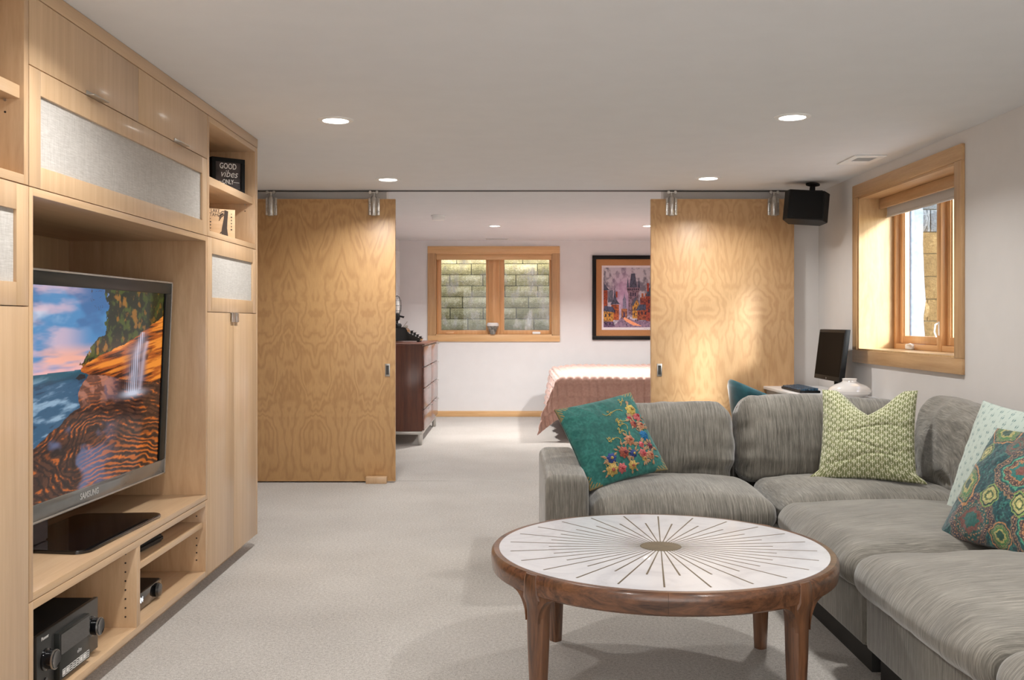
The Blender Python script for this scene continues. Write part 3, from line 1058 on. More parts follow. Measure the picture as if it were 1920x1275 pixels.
# ------------------------------------------------------------------ television
def paint_tv(U, V):
    """sunset coast with a wooded cliff, a thin waterfall and swirling rock; U,V in 0..1"""
    n1 = fbm(U * 5, V * 7, None, 5)
    n2 = fbm(U * 3.2 + V * 1.5 + 4, V * 5 - U * 2, None, 5)
    sky = np.zeros(U.shape + (3,)) + rgb(70, 140, 190)
    sky = blend(sky, smooth(0.40, 0.58, n2) * 0.95, rgb(200, 214, 230))
    sky = blend(sky, smooth(0.50, 0.62, fbm(U * 4 + 9, V * 6 + 2, None, 4)) * smooth(0.70, 0.85, V) * 0.7, rgb(40, 95, 150))
    sky = blend(sky, smooth(0.50, 0.66, fbm(U * 3 + 21, V * 9, None, 5)) * (1 - smooth(0.30, 0.5, U)) * 0.7, rgb(226, 190, 200))
    sky = blend(sky, smooth(0.44, 0.60, fbm(U * 3 + 2, V * 16 + 5, None, 4)) * (1 - smooth(0.66, 0.74, V)) * 0.9, rgb(250, 184, 160))
    sky = blend(sky, (1 - smooth(0.585, 0.65, V)) * 0.6, rgb(240, 190, 200))
    img = sky
    hz = 0.588 + U * 0.02
    sea = np.zeros_like(img) + rgb(58, 100, 130)
    wv = fbm(U * 9 + V * 4, V * 34 - U * 6, None, 5)
    sea = blend(sea, smooth(0.50, 0.70, wv), rgb(150, 178, 200))
    sea = blend(sea, smooth(0.42, 0.30, wv) * 0.7, rgb(22, 58, 84))
    sea = blend(sea, smooth(0.53, 0.585, V) * 0.8, rgb(14, 92, 108))
    img = blend(img, V < hz, sea)
    # wooded slope
    jag = (fbm(U * 60, V * 40, None, 3) - 0.5) * 0.09
    tx = np.interp(V, [0.58, 0.62, 0.73, 0.76, 0.80, 1.0], [0.43, 0.44, 0.50, 0.56, 0.575, 0.57])
    trees = (U + jag > tx) & (V > 0.585)
    tc = np.zeros_like(img) + rgb(24, 38, 16)
    tn = fbm(U * 48, V * 30, None, 4)
    tc = blend(tc, smooth(0.50, 0.68, tn), rgb(76, 92, 30))
    tc = blend(tc, smooth(0.60, 0.75, fbm(U * 40 + 7, V * 26, None, 3)) * 0.8, rgb(168, 116, 30))
    tc = blend(tc, smooth(0.72, 0.95, U) * 0.45, rgb(18, 40, 14))
    img = blend(img, trees, tc)
    bare = (np.abs(np.sin(U * 140 + 30 * fbm(U * 9, V * 14))) < 0.22) & (U > 0.47) & (U < 0.60) & (V > 0.86 + (0.58 - U) * 0.6) & (fbm(U * 25, V * 30) > 0.46)
    img = blend(img, bare * 0.9, rgb(60, 44, 34))
    # cliff
    top = np.interp(U, [0.42, 0.505, 0.69, 0.80, 0.868, 1.0], [0.595, 0.64, 0.704, 0.75, 0.79, 0.865]) + (fbm(U * 20, V * 0, None, 3) - 0.5) * 0.03
    low = np.interp(U, [0.42, 0.485, 0.6, 0.7, 1.0], [0.59, 0.565, 0.55, 0.52, 0.47])
    cl = (V < top) & (V > low) & (U > 0.43)
    cc = np.zeros_like(img) + rgb(176, 92, 30)
    st = fbm(U * 6, V * 55 - U * 10, None, 4)
    cc = blend(cc, smooth(0.50, 0.66, st), rgb(236, 150, 58))
    cc = blend(cc, smooth(0.46, 0.34, st), rgb(62, 34, 20))
    cc = blend(cc, smooth(0.0, 0.06, top - V) * smooth(0.68, 0.78, U) * (1 - smooth(0.84, 0.9, U)) * 0.8, rgb(96, 100, 118))
    cc = blend(cc, smooth(0.10, 0.18, top - V) * smooth(0.45, 0.55, fbm(U * 14, V * 12, None, 3)) * 0.8, rgb(40, 24, 16))
    img = blend(img, cl, cc)
    # rock shelf
    rb = np.interp(V, [0.0, 0.2, 0.285, 0.345, 0.41, 0.48, 0.57, 0.6], [0.04, 0.12, 0.23, 0.32, 0.43, 0.42, 0.485, 0.5])
    rock = (U > rb + (fbm(U * 18, V * 18, None, 3) - 0.5) * 0.05) & (V <= np.maximum(low, 0.0)) & (V < 0.585)
    dx, dy = (U - 0.60), (V - 0.20) * 1.1
    ring = np.sqrt((dx * 1.0) ** 2 + (dy * 1.5) ** 2) + 0.10 * (fbm(U * 4, V * 5, None, 3) - 0.5)
    s1 = np.sin(ring * 170 + 26 * fbm(U * 8, V * 10, None, 5))
    far = smooth(0.55, 0.80, U)
    s2 = np.sin((V * 1.0 + 0.35 * np.abs(U - 0.62) ** 1.3) * 230 + 24 * fbm(U * 6, V * 10, None, 5))
    ss = s1 * (1 - far) + s2 * far
    rc = np.zeros_like(img) + rgb(92, 58, 42)
    rc = blend(rc, smooth(0.2, 1.0, ss) * smooth(0.48, 0.62, fbm(U * 16 + 3, V * 40, None, 5)) * 0.85, rgb(206, 112, 40))
    rc = blend(rc, smooth(0.52, 0.40, fbm(U * 30, V * 44, None, 4)) * 0.6, rgb(40, 26, 26))
    rc = blend(rc, smooth(-0.2, -0.9, ss) * 0.8, rgb(36, 24, 24))
    blue = smooth(0.46, 0.60, fbm(U * 6 + 11, V * 8 + 3, None, 4)) * (1 - smooth(0.50, 0.72, U)) 
    rc = blend(rc, blue * 0.75, rgb(108, 122, 158))
    rc = blend(rc, (smooth(0.38, 0.47, V) * (1 - smooth(0.60, 0.70, U))) * (0.25 + 0.5 * smooth(0.42, 0.6, fbm(U * 26, V * 34 + U * 20, None, 4))), rgb(196, 138, 118))
    rc = blend(rc, smooth(0.30, 0.10, V) * smooth(0.4, 0.55, U) * smooth(0.0, 0.8, s2) * 0.5, rgb(240, 132, 40))
    img = blend(img, rock, rc)
    # waterfall and its pool
    wc = np.interp(V, [0.44, 0.65, 0.77], [0.775, 0.80, 0.838])
    ww = np.interp(V, [0.44, 0.60, 0.77], [0.045, 0.028, 0.016])
    fall = np.exp(-((U - wc) / ww) ** 2) * (V > 0.44) * (V < 0.775)
    fall = fall * (0.55 + 0.45 * np.sin(U * 420 + 3 * fbm(U * 30, V * 3)))
    img = blend(img, np.clip(fall * 1.05, 0, 0.95), rgb(206, 208, 228))
    fall2 = np.exp(-((U - wc - 0.055) / 0.014) ** 2) * (V > 0.45) * (V < 0.72) * 0.55
    img = blend(img, fall2, rgb(200, 190, 205))
    mist = np.exp(-(((U - 0.78) / 0.075) ** 2 + ((V - 0.435) / 0.02) ** 2))
    img = blend(img, np.clip(mist, 0, 0.9), rgb(214, 220, 236))
    img = np.clip(img, 0, 1) ** 1.12
    rk = inside(U, V, [(0.40, 0.555), (0.425, 0.575), (0.455, 0.57), (0.46, 0.552), (0.42, 0.545)])
    img = blend(img, rk, rgb(30, 32, 36))
    return np.clip(img, 0, 1)

def television():
    o = thing('television', 'large flat television showing a waterfall coast in the maple wall niche', 'television', (-1.685, 3.86, 0.4642), (0, 0, R(90 - 2.2)))
    tl = math.tan(R(2.4))
    def tilt(y, z):
        return y - (z - 0.55) * tl
    def tb(b):
        for v in b.bm.verts:
            v.co.y = tilt(v.co.y, v.co.z)
        return b
    W = 0.755
    b = MB().box(-W, W, -0.02, 0.06, 0.122, 1.018, 0.010)
    tb(b).build('casing', M['bezel'], o, local=True)
    f = MB()
    f.box(-W, W, -0.030, -0.018, 0.965, 1.016, 0.003).box(-W, -0.692, -0.030, -0.018, 0.19, 0.965, 0.002).box(0.692, W, -0.030, -0.018, 0.19, 0.965, 0.002)
    tb(f).build('bezel', M['bezel'], o, local=True)
    tb(MB().box(-W, W, -0.030, -0.018, 0.124, 0.187, 0.003)).build('bottom_bezel', M['bezel_light'], o, local=True, label='paler glossy lower bezel')
    r = MB()
    r.box(-W - 0.006, W + 0.006, -0.033, -0.02, 1.014, 1.022, 0.002).box(-W - 0.006, W + 0.006, -0.033, -0.02, 0.118, 0.126, 0.002)
    r.box(-W - 0.006, -W + 0.002, -0.033, -0.02, 0.118, 1.022, 0.002).box(W - 0.002, W + 0.006, -0.033, -0.02, 0.118, 1.022, 0.002)
    tb(r).build('clear_rim', M['acrylic'], o, local=True)
    nu, nv = 560, 340
    U, V = np.meshgrid(np.linspace(0, 1, nu), np.linspace(0, 1, nv), indexing='ij')
    x = -0.69 + 1.368 * U
    z = 0.187 + 0.778 * V
    y = tilt(-0.0255 + 0 * z, z)
    np_mesh('screen', np.stack([x, y, z], -1).reshape(-1, 3), grid_faces(nu, nv, 0), M['tv_picture'], o, paint_tv(U, V).reshape(-1, 3), smooth=False)
    tb(MB().box(0.676, 0.694, -0.0275, -0.020, 0.19, 0.965)).build('screen_edge', M['screen_off'], o, local=True)
    t = MB().text('SAMSUNG', 0.034, Matrix.Translation((0.0, -0.0312, 0.155)) @ Matrix.Rotation(PI / 2, 4, 'X'), 0.0005, bold=0.0008)
    tb(t).build('logo', M['text_silver'], o, local=True)
    pts = []
    for (cx, cy, rr, a0, a1) in ((0.30, -0.115, 0.06, -80, -12), (0.27, 0.13, 0.06, 10, 80), (-0.27, 0.13, 0.06, 100, 170), (-0.30, -0.115, 0.06, 192, 260)):
        for k in range(7):
            a = R(a0 + (a1 - a0) * k / 6)
            pts.append((cx + rr * math.cos(a), cy + rr * math.sin(a)))
    MB().prism(pts, 0.0, 0.013, 'XY', 0.003).build('stand_base', M['black_gloss'], o, local=True)
    MB().prism([(-0.32, 0.062), (-0.17, 0.062), (-0.17, 0.13), (-0.32, 0.13)], 0.012, 0.30, 'XY', 0.006).build('stand_neck', M['black_gloss'], o, local=True)
television()

# ------------------------------------------------------------------ audio equipment
def receiver():
    o = thing('audio_receiver', 'big black audio receiver with two round knobs on the lowest shelf', 'receiver', (-1.70, 3.345, 0.0952), (0, 0, R(90)))
    # local: x to the far end, front looks to -y
    w = 0.23
    MB().box(-w + 0.006, w - 0.006, -0.17, 0.20, 0.014, 0.196, 0.003).build('body', M['black_matt'], o, local=True)
    MB().box(-w, w, -0.184, -0.168, 0.012, 0.198, 0.003).build('front_panel', M['charcoal'], o, local=True)
    d = MB().box(-0.115, 0.115, -0.204, -0.182, 0.014, 0.172, 0.003).build('display_door', M['bezel'], o, local=True)
    MB().box(-0.109, 0.109, -0.2055, -0.203, 0.098, 0.166).build('display_window', M['black_gloss'], d, local=True)
    MB().text('elite', 0.020, Matrix.Translation((0.03, -0.2046, 0.070)) @ Matrix.Rotation(PI / 2, 4, 'X'), 0.0003).build('model_lettering', M['text_silver'], d, local=True)
    s = MB()
    for k in range(8):
        x = -0.098 + k * 0.026
        s.box(x, x + 0.023, -0.2049, -0.2038, 0.022, 0.024).box(x, x + 0.023, -0.2049, -0.2038, 0.044, 0.046)
        s.box(x, x + 0.0015, -0.2049, -0.2038, 0.022, 0.046).box(x + 0.0215, x + 0.023, -0.2049, -0.2038, 0.022, 0.046)
        if k in (0, 1, 5, 6):
            s.box(x + 0.005, x + 0.018, -0.2049, -0.2038, 0.027, 0.041)
        else:
            s.box(x + 0.005, x + 0.018, -0.2049, -0.2038, 0.029, 0.032).box(x + 0.005, x + 0.016, -0.2049, -0.2038, 0.036, 0.039)
    s.build('sticker_icons', M['text_white'], d, local=True, kind='stuff')
    for x in (-0.175, 0.168):
        k = MB().lathe([(0, 0), (0.036, 0), (0.036, 0.006), (0.030, 0.008), (0.031, 0.034), (0.028, 0.038), (0.022, 0.036), (0, 0.034)], (x, -0.184, 0.108), 36, '-Y').build('knob', M['black_gloss'], o, local=True)
        MB().lathe([(0.0305, 0.030), (0.0318, 0.030), (0.0318, 0.0355), (0.0305, 0.0355)], (x, -0.184, 0.108), 36, '-Y').build('knob_ring', M['nickel'], k, local=True)
    MB().text('Pioneer', 0.016, Matrix.Translation((-0.178, -0.1848, 0.180)) @ Matrix.Rotation(PI / 2, 4, 'X'), 0.0004).build('logo', M['text_white'], o, local=True)
    MB().lathe([(0, 0), (0.009, 0), (0.009, 0.004), (0, 0.004)], (-0.175, -0.184, 0.04), 16, '-Y').build('headphone_jack', M['black_gloss'], o, local=True)
    for x in (-0.19, 0.19):
        for y in (-0.14, 0.16):
            MB().lathe([(0, 0), (0.02, 0), (0.022, 0.014), (0, 0.014)], (x, y, 0), 16).build('foot', M['black'], o, local=True)
receiver()

o = thing('cable_box', 'small black cable box with lit white digits on the lower console shelf', 'media box', (-1.67, 4.10, 0.0952), (0, 0, R(90)))
MB().box(-0.20, 0.20, -0.12, 0.13, 0.006, 0.078, 0.006).build('body', M['black'], o, local=True)
MB().box(-0.198, 0.198, -0.127, -0.119, 0.008, 0.076, 0.003).build('front_panel', M['black_gloss'], o, local=True)
MB().text('18:04', 0.034, Matrix.Translation((-0.055, -0.1274, 0.044)) @ Matrix.Rotation(PI / 2, 4, 'X'), 0.0003).build('clock_digits', M['led'], o, local=True)
MB().lathe([(0, 0), (0.030, 0), (0.032, 0.006), (0.026, 0.016), (0, 0.018)], (0.14, -0.126, 0.040), 24, '-Y').build('dial', M['black_gloss'], o, local=True)
for x in (-0.17, 0.17):
    for y in (-0.1, 0.1):
        MB().lathe([(0, 0), (0.01, 0), (0.01, 0.007), (0, 0.007)], (x, y, 0), 10).build('foot', M['black_matt'], o, local=True)

o = thing('game_pad', 'flat black device lying on the upper console shelf', 'device', (-1.60, 4.17, 0.3324), (0, 0, R(90)))
MB().prism([(-0.18, -0.05), (0.12, -0.07), (0.17, -0.03), (0.175, 0.05), (0.1, 0.07), (-0.18, 0.06)], 0.004, 0.034, 'XY', 0.010).build('shell', M['black'], o, local=True)
MB().box(-0.15, 0.11, -0.04, 0.045, 0.0, 0.006).build('foot_pad', M['black_matt'], o, local=True)

# ------------------------------------------------------------------ two small decor blocks
def rot_sign(name, label, loc, ang):
    return thing(name, label, 'sign', loc, (0, 0, R(ang)))
o = rot_sign('framed_sign', 'small square black framed sign reading GOOD vibes ONLY on the upper shelf', (-1.585, 5.43, 2.0154), 40)
b = MB()
b.box(-0.096, 0.096, -0.022, 0.022, 0.0, 0.022, 0.002).box(-0.096, 0.096, -0.022, 0.022, 0.170, 0.192, 0.002)
b.box(-0.096, -0.074, -0.022, 0.022, 0.022, 0.170, 0.002).box(0.074, 0.096, -0.022, 0.022, 0.022, 0.170, 0.002)
b.build('frame', M['black_matt'], o, local=True)
MB().box(-0.076, 0.076, -0.012, 0.016, 0.02, 0.172).build('board', plain('slate_board', C(62, 54, 54), 0.7, vary=0.5, scale=18), o, local=True)
RX = Matrix.Rotation(PI / 2, 4, 'X')
b = MB()
b.text('GOOD', 0.044, Matrix.Translation((0, -0.0126, 0.146)) @ RX, 0.0004, xs=0.72, bold=0.0006)
b.text('vibes', 0.056, Matrix.Translation((0.004, -0.0126, 0.104)) @ RX, 0.0004, shear=0.32, xs=0.9)
b.text('ONLY', 0.036, Matrix.Translation((0, -0.0126, 0.060)) @ RX, 0.0004, xs=0.66, bold=0.0005)
b.box(-0.066, -0.032, -0.013, -0.012, 0.059, 0.061).box(0.032, 0.066, -0.013, -0.012, 0.059, 0.061)
b.build('lettering', M['text_white'], o, local=True)

o = rot_sign('wooden_block', 'small pale wooden block printed LAKE TAHOE with a dark tree on the lower shelf', (-1.555, 5.19, 1.7454), 38)
MB().box(-0.072, 0.072, -0.033, -0.027, 0.0, 0.150, 0.001).build('front_board', wood('pale_ply', C(196, 160, 122), C(222, 190, 152), 'X', 0.7, 0.0), o, local=True)
MB().box(-0.071, 0.071, -0.0275, 0.035, 0.0, 0.149, 0.001).build('back_block', M['black_matt'], o, local=True)
b = MB()
b.text('LAKE', 0.027, Matrix.Translation((-0.036, -0.0334, 0.138)) @ RX, 0.0003, xs=0.8)
b.text('TAHOE', 0.027, Matrix.Translation((-0.031, -0.0334, 0.117)) @ RX, 0.0003, xs=0.8)
b.build('lettering', M['text_dark'], o, local=True)
b = MB()
b.prism([(-0.006, 0.004), (0.034, 0.004), (0.028, 0.05), (0.030, 0.09), (0.034, 0.14), (0.014, 0.146), (0.010, 0.10), (0.0, 0.05)], -0.0338, -0.0328, 'XZ')
for (x0, z0, x1, z1) in ((0.008, 0.13, -0.014, 0.10), (0.01, 0.122, -0.018, 0.112), (0.01, 0.118, -0.016, 0.088), (0.0, 0.03, -0.012, 0.012), (0.012, 0.138, -0.008, 0.128)):
    b.tube([(x0, -0.0334, z0), ((x0 + x1) / 2, -0.0334, (z0 + z1) / 2 + 0.005), (x1, -0.0334, z1)], 0.0022, 5)
b.build('tree_print', M['text_dark'], o, local=True)
b = MB()
for x in (-0.062, 0.052):
    for k in range(6):
        z = 0.096 - k * 0.0165 + (0.03 if x > 0 else 0)
        c = [(x + 0.005 * math.cos(a) * (1 if k % 2 else 0.6), z + 0.005 * math.sin(a)) for a in [2 * PI * q / (3 + k % 3) + 0.5 for q in range(3 + k % 3)]]
        b.prism(c, -0.0336, -0.0328, 'XZ')
b.build('small_icons', M['text_dark'], o, local=True, kind='stuff')

# ------------------------------------------------------------------ ceiling fittings
def recessed_light(x, y, z, label, power, r=0.095, grp='recessed ceiling lights'):
    o = thing('recessed_light', label, 'ceiling light', (x, y, z - 0.008), group=grp)
    MB().lathe([(r * 0.70, 0.004), (r * 0.72, 0.0), (r * 0.95, 0.002), (r, 0.0075), (r * 0.7, 0.0078)], (0, 0, 0), 48).build('trim_ring', M['white'], o, local=True)
    MB().lathe([(0, 0.003), (r * 0.60, 0.003), (r * 0.71, 0.005)], (0, 0, 0), 48).build('diffuser', M['lens'], o, local=True)
    l = bpy.data.lights.new('lamp', 'AREA')
    l.shape = 'DISK'
    l.size = r * 1.3
    l.energy = power
    l.color = LAMP_COLOR
    l.spread = R(142)
    lo = bpy.data.objects.new('lamp', l)
    COL.objects.link(lo)
    lo.parent = o
    lo.location = (0, 0, 0.001)
    return o
for x, y, lab in ((-0.926, 5.125, 'recessed round ceiling light nearer the maple wall unit, front row'),
                  (1.449, 5.045, 'recessed round ceiling light near the ceiling vent, front row'),
                  (-0.922, 7.257, 'recessed round ceiling light above the plywood door by the wall unit'),
                  (1.447, 7.198, 'recessed round ceiling light above the plywood door by the black speaker')):
    recessed_light(x, y, CZ, lab, LAMP_POWER)
for y, row in ((2.95, 'over the coffee table, above the picture'), (0.78, 'above the camera'), (-1.4, 'behind the camera')):
    for x, side in ((-0.925, 'by the wall unit'), (1.448, 'by the window wall')):
        recessed_light(x, y, CZ, 'recessed round ceiling light ' + side + ', ' + row, LAMP_POWER)
for x, y, lab in ((-0.20, 11.28, 'recessed bedroom ceiling light in front of the far window'), (1.575, 11.28, 'recessed bedroom ceiling light half hidden by the plywood door')):
    recessed_light(x, y, 2.41, lab, LAMP_POWER * 3.5, 0.082)

o = thing('ceiling_vent', 'white rectangular ceiling air vent beside the window wall', 'vent', (2.283, 6.38, CZ - 0.012))
MB().box(2.18, 2.386, 6.21, 6.27, CZ - 0.008, CZ - 0.001, 0.002).box(2.18, 2.386, 6.41, 6.55, CZ - 0.008, CZ - 0.001, 0.002).box(2.18, 2.222, 6.27, 6.41, CZ - 0.008, CZ - 0.001).box(2.344, 2.386, 6.27, 6.41, CZ - 0.008, CZ - 0.001).build('vent_frame', M['white'], o)
MB().box(2.222, 2.344, 6.27, 6.41, CZ - 0.003, CZ - 0.001).build('backing', M['desk_grey'], o)
for k in range(7):
    y = 6.276 + k * 0.0195
    MB().raw([(2.222, y, CZ - 0.009), (2.344, y, CZ - 0.009), (2.344, y + 0.012, CZ - 0.005), (2.222, y + 0.012, CZ - 0.005),
              (2.222, y, CZ - 0.0075), (2.344, y, CZ - 0.0075), (2.344, y + 0.012, CZ - 0.0035), (2.222, y + 0.012, CZ - 0.0035)],
             [(0, 3, 2, 1), (4, 5, 6, 7), (0, 1, 5, 4), (2, 3, 7, 6), (1, 2, 6, 5), (3, 0, 4, 7)]).build('slat', M['white'], o)
o = thing('linear_vent', 'thin white bedroom ceiling vent close to the far window', 'vent', (-0.20, 13.08, 2.402))
MB().box(-0.36, -0.05, 13.02, 13.03, 2.402, 2.4095).box(-0.36, -0.05, 13.12, 13.13, 2.402, 2.4095).box(-0.36, -0.35, 13.03, 13.12, 2.402, 2.4095).box(-0.06, -0.05, 13.03, 13.12, 2.402, 2.4095).build('vent_frame', M['white'], o)
for k in range(4):
    MB().box(-0.35, -0.06, 13.036 + k * 0.022, 13.046 + k * 0.022, 2.403, 2.4085).build('slat', M['desk_grey'], o)

o = thing('smoke_detector', 'round white smoke detector on the bedroom ceiling', 'smoke detector', (-0.77, 10.2, 2.372))
MB().lathe([(0, 0.038), (0.076, 0.038), (0.078, 0.026), (0.070, 0.020), (0.066, 0.020)], (0, 0, 0), 40).build('base_ring', M['white'], o, local=True)
MB().lathe([(0.066, 0.022), (0.066, -0.006), (0.058, -0.014), (0, -0.016)], (0, 0, 0), 40).build('cover', M['white'], o, local=True)

# speaker hung in the corner
o = thing('hanging_speaker', 'black loudspeaker hanging from the ceiling in the corner by the window', 'speaker', (2.235, 7.42, 2.165), (R(-6), R(5), R(-14)))
w, d, h = 0.165, 0.11, 0.112
pl = [(-w, -d * 0.35), (-w * 0.80, -d), (w * 0.74, -d), (w, -d * 0.2), (w * 0.72, d), (-w * 0.72, d)]
MB().prism(pl, -h, h, 'XY', 0.004).build('cabinet', M['black'], o, local=True)
MB().box(-w * 0.76, w * 0.70, -d - 0.006, -d + 0.002, -h + 0.008, h - 0.008, 0.003).build('grille', M['black_matt'], o, local=True)
MB().lathe([(0, 0.175), (0.052, 0.175), (0.052, 0.165), (0.02, 0.155), (0.022, 0.12), (0.030, 0.110), (0, 0.105)], (0.035, 0.0, 0.012), 24).build('ceiling_mount', M['black'], o, local=True)

# ------------------------------------------------------------------ coffee table
def coffee_table():
    Rm = 0.612
    o = thing('coffee_table', 'round coffee table with white sunburst top and dark carved wooden legs', 'table', (0.538, 3.53, 0), (0, 0, R(-6.5)))
    H = 0.487
    # apron in four curved pieces, each between two legs and jointed over the quarter
    def arc(a0, a1, n=26):
        V, F = [], []
        sec = [(Rm - 0.027, H - 0.001), (Rm - 0.008, H - 0.001), (Rm, H - 0.010), (Rm + 0.002, H - 0.03), (Rm - 0.002, H - 0.066), (Rm - 0.010, H - 0.073), (Rm - 0.030, H - 0.070), (Rm - 0.030, H - 0.02)]
        for i in range(n + 1):
            a = R(a0 + (a1 - a0) * i / n)
            for r_, z in sec:
                V.append((r_ * math.cos(a), r_ * math.sin(a), z))
        k = len(sec)
        for i in range(n):
            for j in range(k):
                F.append((i * k + j, i * k + (j + 1) % k, (i + 1) * k + (j + 1) % k, (i + 1) * k + j))
        F.append(tuple(range(k - 1, -1, -1)))
        F.append(tuple(n * k + j for j in range(k)))
        b = MB().raw(V, F)
        bmesh.ops.recalc_face_normals(b.bm, faces=b.bm.faces)
        return b
    for q in range(4):
        g = 0.025
        arc(q * 90 + g, q * 90 + 90 - g).build('apron', M['rosewood'], o, local=True, ang=40)
    MB().lathe([(0, H - 0.03), (Rm - 0.028, H - 0.03), (Rm - 0.0265, H - 0.004), (Rm - 0.028, H), (0, H)], (0, 0, 0), 128).build('marble_top', M['marble'], o, local=True)
    MB().lathe([(0, 0.0), (0.0735, 0.0), (0.0735, 0.0012), (0, 0.0012)], (0, 0, H), 64).build('brass_disc', M['brass'], o, local=True)
    for parity, r1 in ((0, 0.405), (1, 0.548)):
        me = None
        for k in range(24):
            a = R(90 + 6.5 + (2 * k + parity) * 7.5)
            if me is None:
                b = MB()
                b.raw([(0.07, -0.0016, 0), (0.07, 0.0016, 0), (r1, -0.0030, 0), (r1, 0.0030, 0), (0.07, -0.0016, 0.0006), (0.07, 0.0016, 0.0006), (r1, -0.0030, 0.0006), (r1, 0.0030, 0.0006)],
                      [(4, 6, 7, 5), (0, 1, 3, 2), (0, 2, 6, 4), (1, 5, 7, 3), (2, 3, 7, 6), (0, 4, 5, 1)])
                s = b.build('inlay_strip', M['brass'], o, local=True)
                me = s.data
            else:
                s = link(me, 'inlay_strip', None, o)
            s.location = (0, 0, H)
            s.rotation_euler = (0, 0, a)
    # carved legs: a post flush with the rim that flares into the apron on both sides and tapers down
    def leg(ang):
        prof = [(0.488, 0.030, 0.030), (0.470, 0.034, 0.034), (0.425, 0.036, 0.036), (0.405, 0.046, 0.035), (0.385, 0.037, 0.034), (0.355, 0.033, 0.032), (0.25, 0.031, 0.030), (0.12, 0.026, 0.025), (0.0, 0.0215, 0.021)]
        V, F = [], []
        n = 12
        for z, hw, hd in prof:
            r0 = Rm - 0.030 - (0.004 if z < 0.40 else 0.0) + (0.004 if z > 0.41 else 0)
            z = min(z, H - 0.002)
            cs = []
            for k in range(n):
                a = 2 * PI * (k + 0.5) / n
                cx, sx = math.cos(a), math.sin(a)
                e = 0.55
                u = math.copysign(abs(cx) ** e, cx) * hd
                w_ = math.copysign(abs(sx) ** e, sx) * hw
                cs.append((r0 + u, w_))
            for u, w_ in cs:
                V.append((u, w_, z))
        m_ = len(prof)
        for i in range(m_ - 1):
            for k in range(n):
                F.append((i * n + k, i * n + (k + 1) % n, (i + 1) * n + (k + 1) % n, (i + 1) * n + k))
        F.append(tuple(range(n)))
        F.append(tuple((m_ - 1) * n + k for k in range(n))[::-1])
        b = MB().raw(V, F)
        # fillets that sweep from the post into the apron
        for sg in (-1, 1):
            pts = [(sg * 0.030, 0.42)] + [(sg * (0.031 + 0.072 * (1 - math.cos(t))), 0.417 - 0.088 * (1 - math.sin(t))) for t in [k / 8 * PI / 2 for k in range(9)]] + [(sg * 0.103, 0.42)]
            q = bmesh.new()
            fr = [q.verts.new((Rm - 0.004 - p[0] ** 2 / (2 * Rm), p[0], p[1])) for p in pts]
            bk = [q.verts.new((Rm - 0.034 - p[0] ** 2 / (2 * Rm), p[0], p[1])) for p in pts]
            q.faces.new(fr); q.faces.new(bk[::-1])
            for i in range(len(pts)):
                j = (i + 1) % len(pts)
                q.faces.new([fr[i], bk[i], bk[j], fr[j]])
            bmesh.ops.recalc_face_normals(q, faces=q.faces)
            b.add(q)
        bmesh.ops.recalc_face_normals(b.bm, faces=b.bm.faces)
        bmesh.ops.transform(b.bm, matrix=Matrix.Rotation(R(ang), 4, 'Z'), verts=b.bm.verts)
        return b
    for a in (45, 135, 225, 315):
        leg(a).build('leg', M['rosewood_z'], o, local=True, ang=38)
coffee_table()

# ------------------------------------------------------------------ sectional sofa
def np_part(name, VF, parent, tf=None, m=None, label=None):
    V, F = VF
    if tf is not None:
        A = np.array(tf)
        V = V @ A[:3, :3].T + A[:3, 3]
    o = np_mesh(name, V, F, m or M['sofa'], parent)
    if label:
        o['label'] = label
    return o

def lean(ang, loc, rz=0.0):
    return Matrix.Translation(loc) @ Matrix.Rotation(rz, 4, 'Z') @ Matrix.Rotation(R(ang), 4, 'X')

def sofa_base(o, x0, x1, y0, y1):
    b = MB().box(x0, x1, y0, y1, 0.105, 0.315, 0.018, 3)
    b.build('base', M['sofa'], o, local=True)
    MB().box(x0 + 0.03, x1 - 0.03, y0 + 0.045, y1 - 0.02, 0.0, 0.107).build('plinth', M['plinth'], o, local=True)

def seat(o, xc, w, y0, y1, seed, crown=0.045, wr=0.006):
    return np_part('seat_cushion', cushion_mesh(w, y1 - y0, 0.145, 0.066, crown, 0.028, 44, seed, wr), o, Matrix.Translation((xc, (y0 + y1) / 2, 0.305)))

def back(o, xc, w, y, seed, h=0.44, z=0.40, t=0.27, ang=-9, rz=0, name='back_cushion', slump=0.0, sh=0.0):
    def fn(P, X, Y, Z):
        P = P.copy()
        P[:, 2] -= slump * np.abs(X) ** 2.5 * (P[:, 2] / h)
        P[:, 2] += sh * X * (P[:, 2] / h)
        crease = np.exp(-((P[:, 2] / h - 0.16) / 0.07) ** 2) * np.abs(fbm(X * 4 + seed, Z * 0 + 2, None, 3) - 0.35) * 0.13
        P[:, 1] += np.where(Y < 0, crease, 0)
        side = np.exp(-((np.abs(X) - 0.95) / 0.09) ** 2) * np.sin(P[:, 2] * 55 + 3 * fbm(X * 3, Z * 5 + seed)) * 0.006
        P[:, 1] += side * np.sign(Y)
        return P
    return np_part(name, cushion_mesh(w, t, h, 0.085, 0.03, 0.035, 44, seed, 0.013, fn), o, lean(ang, (xc, y, z), rz))

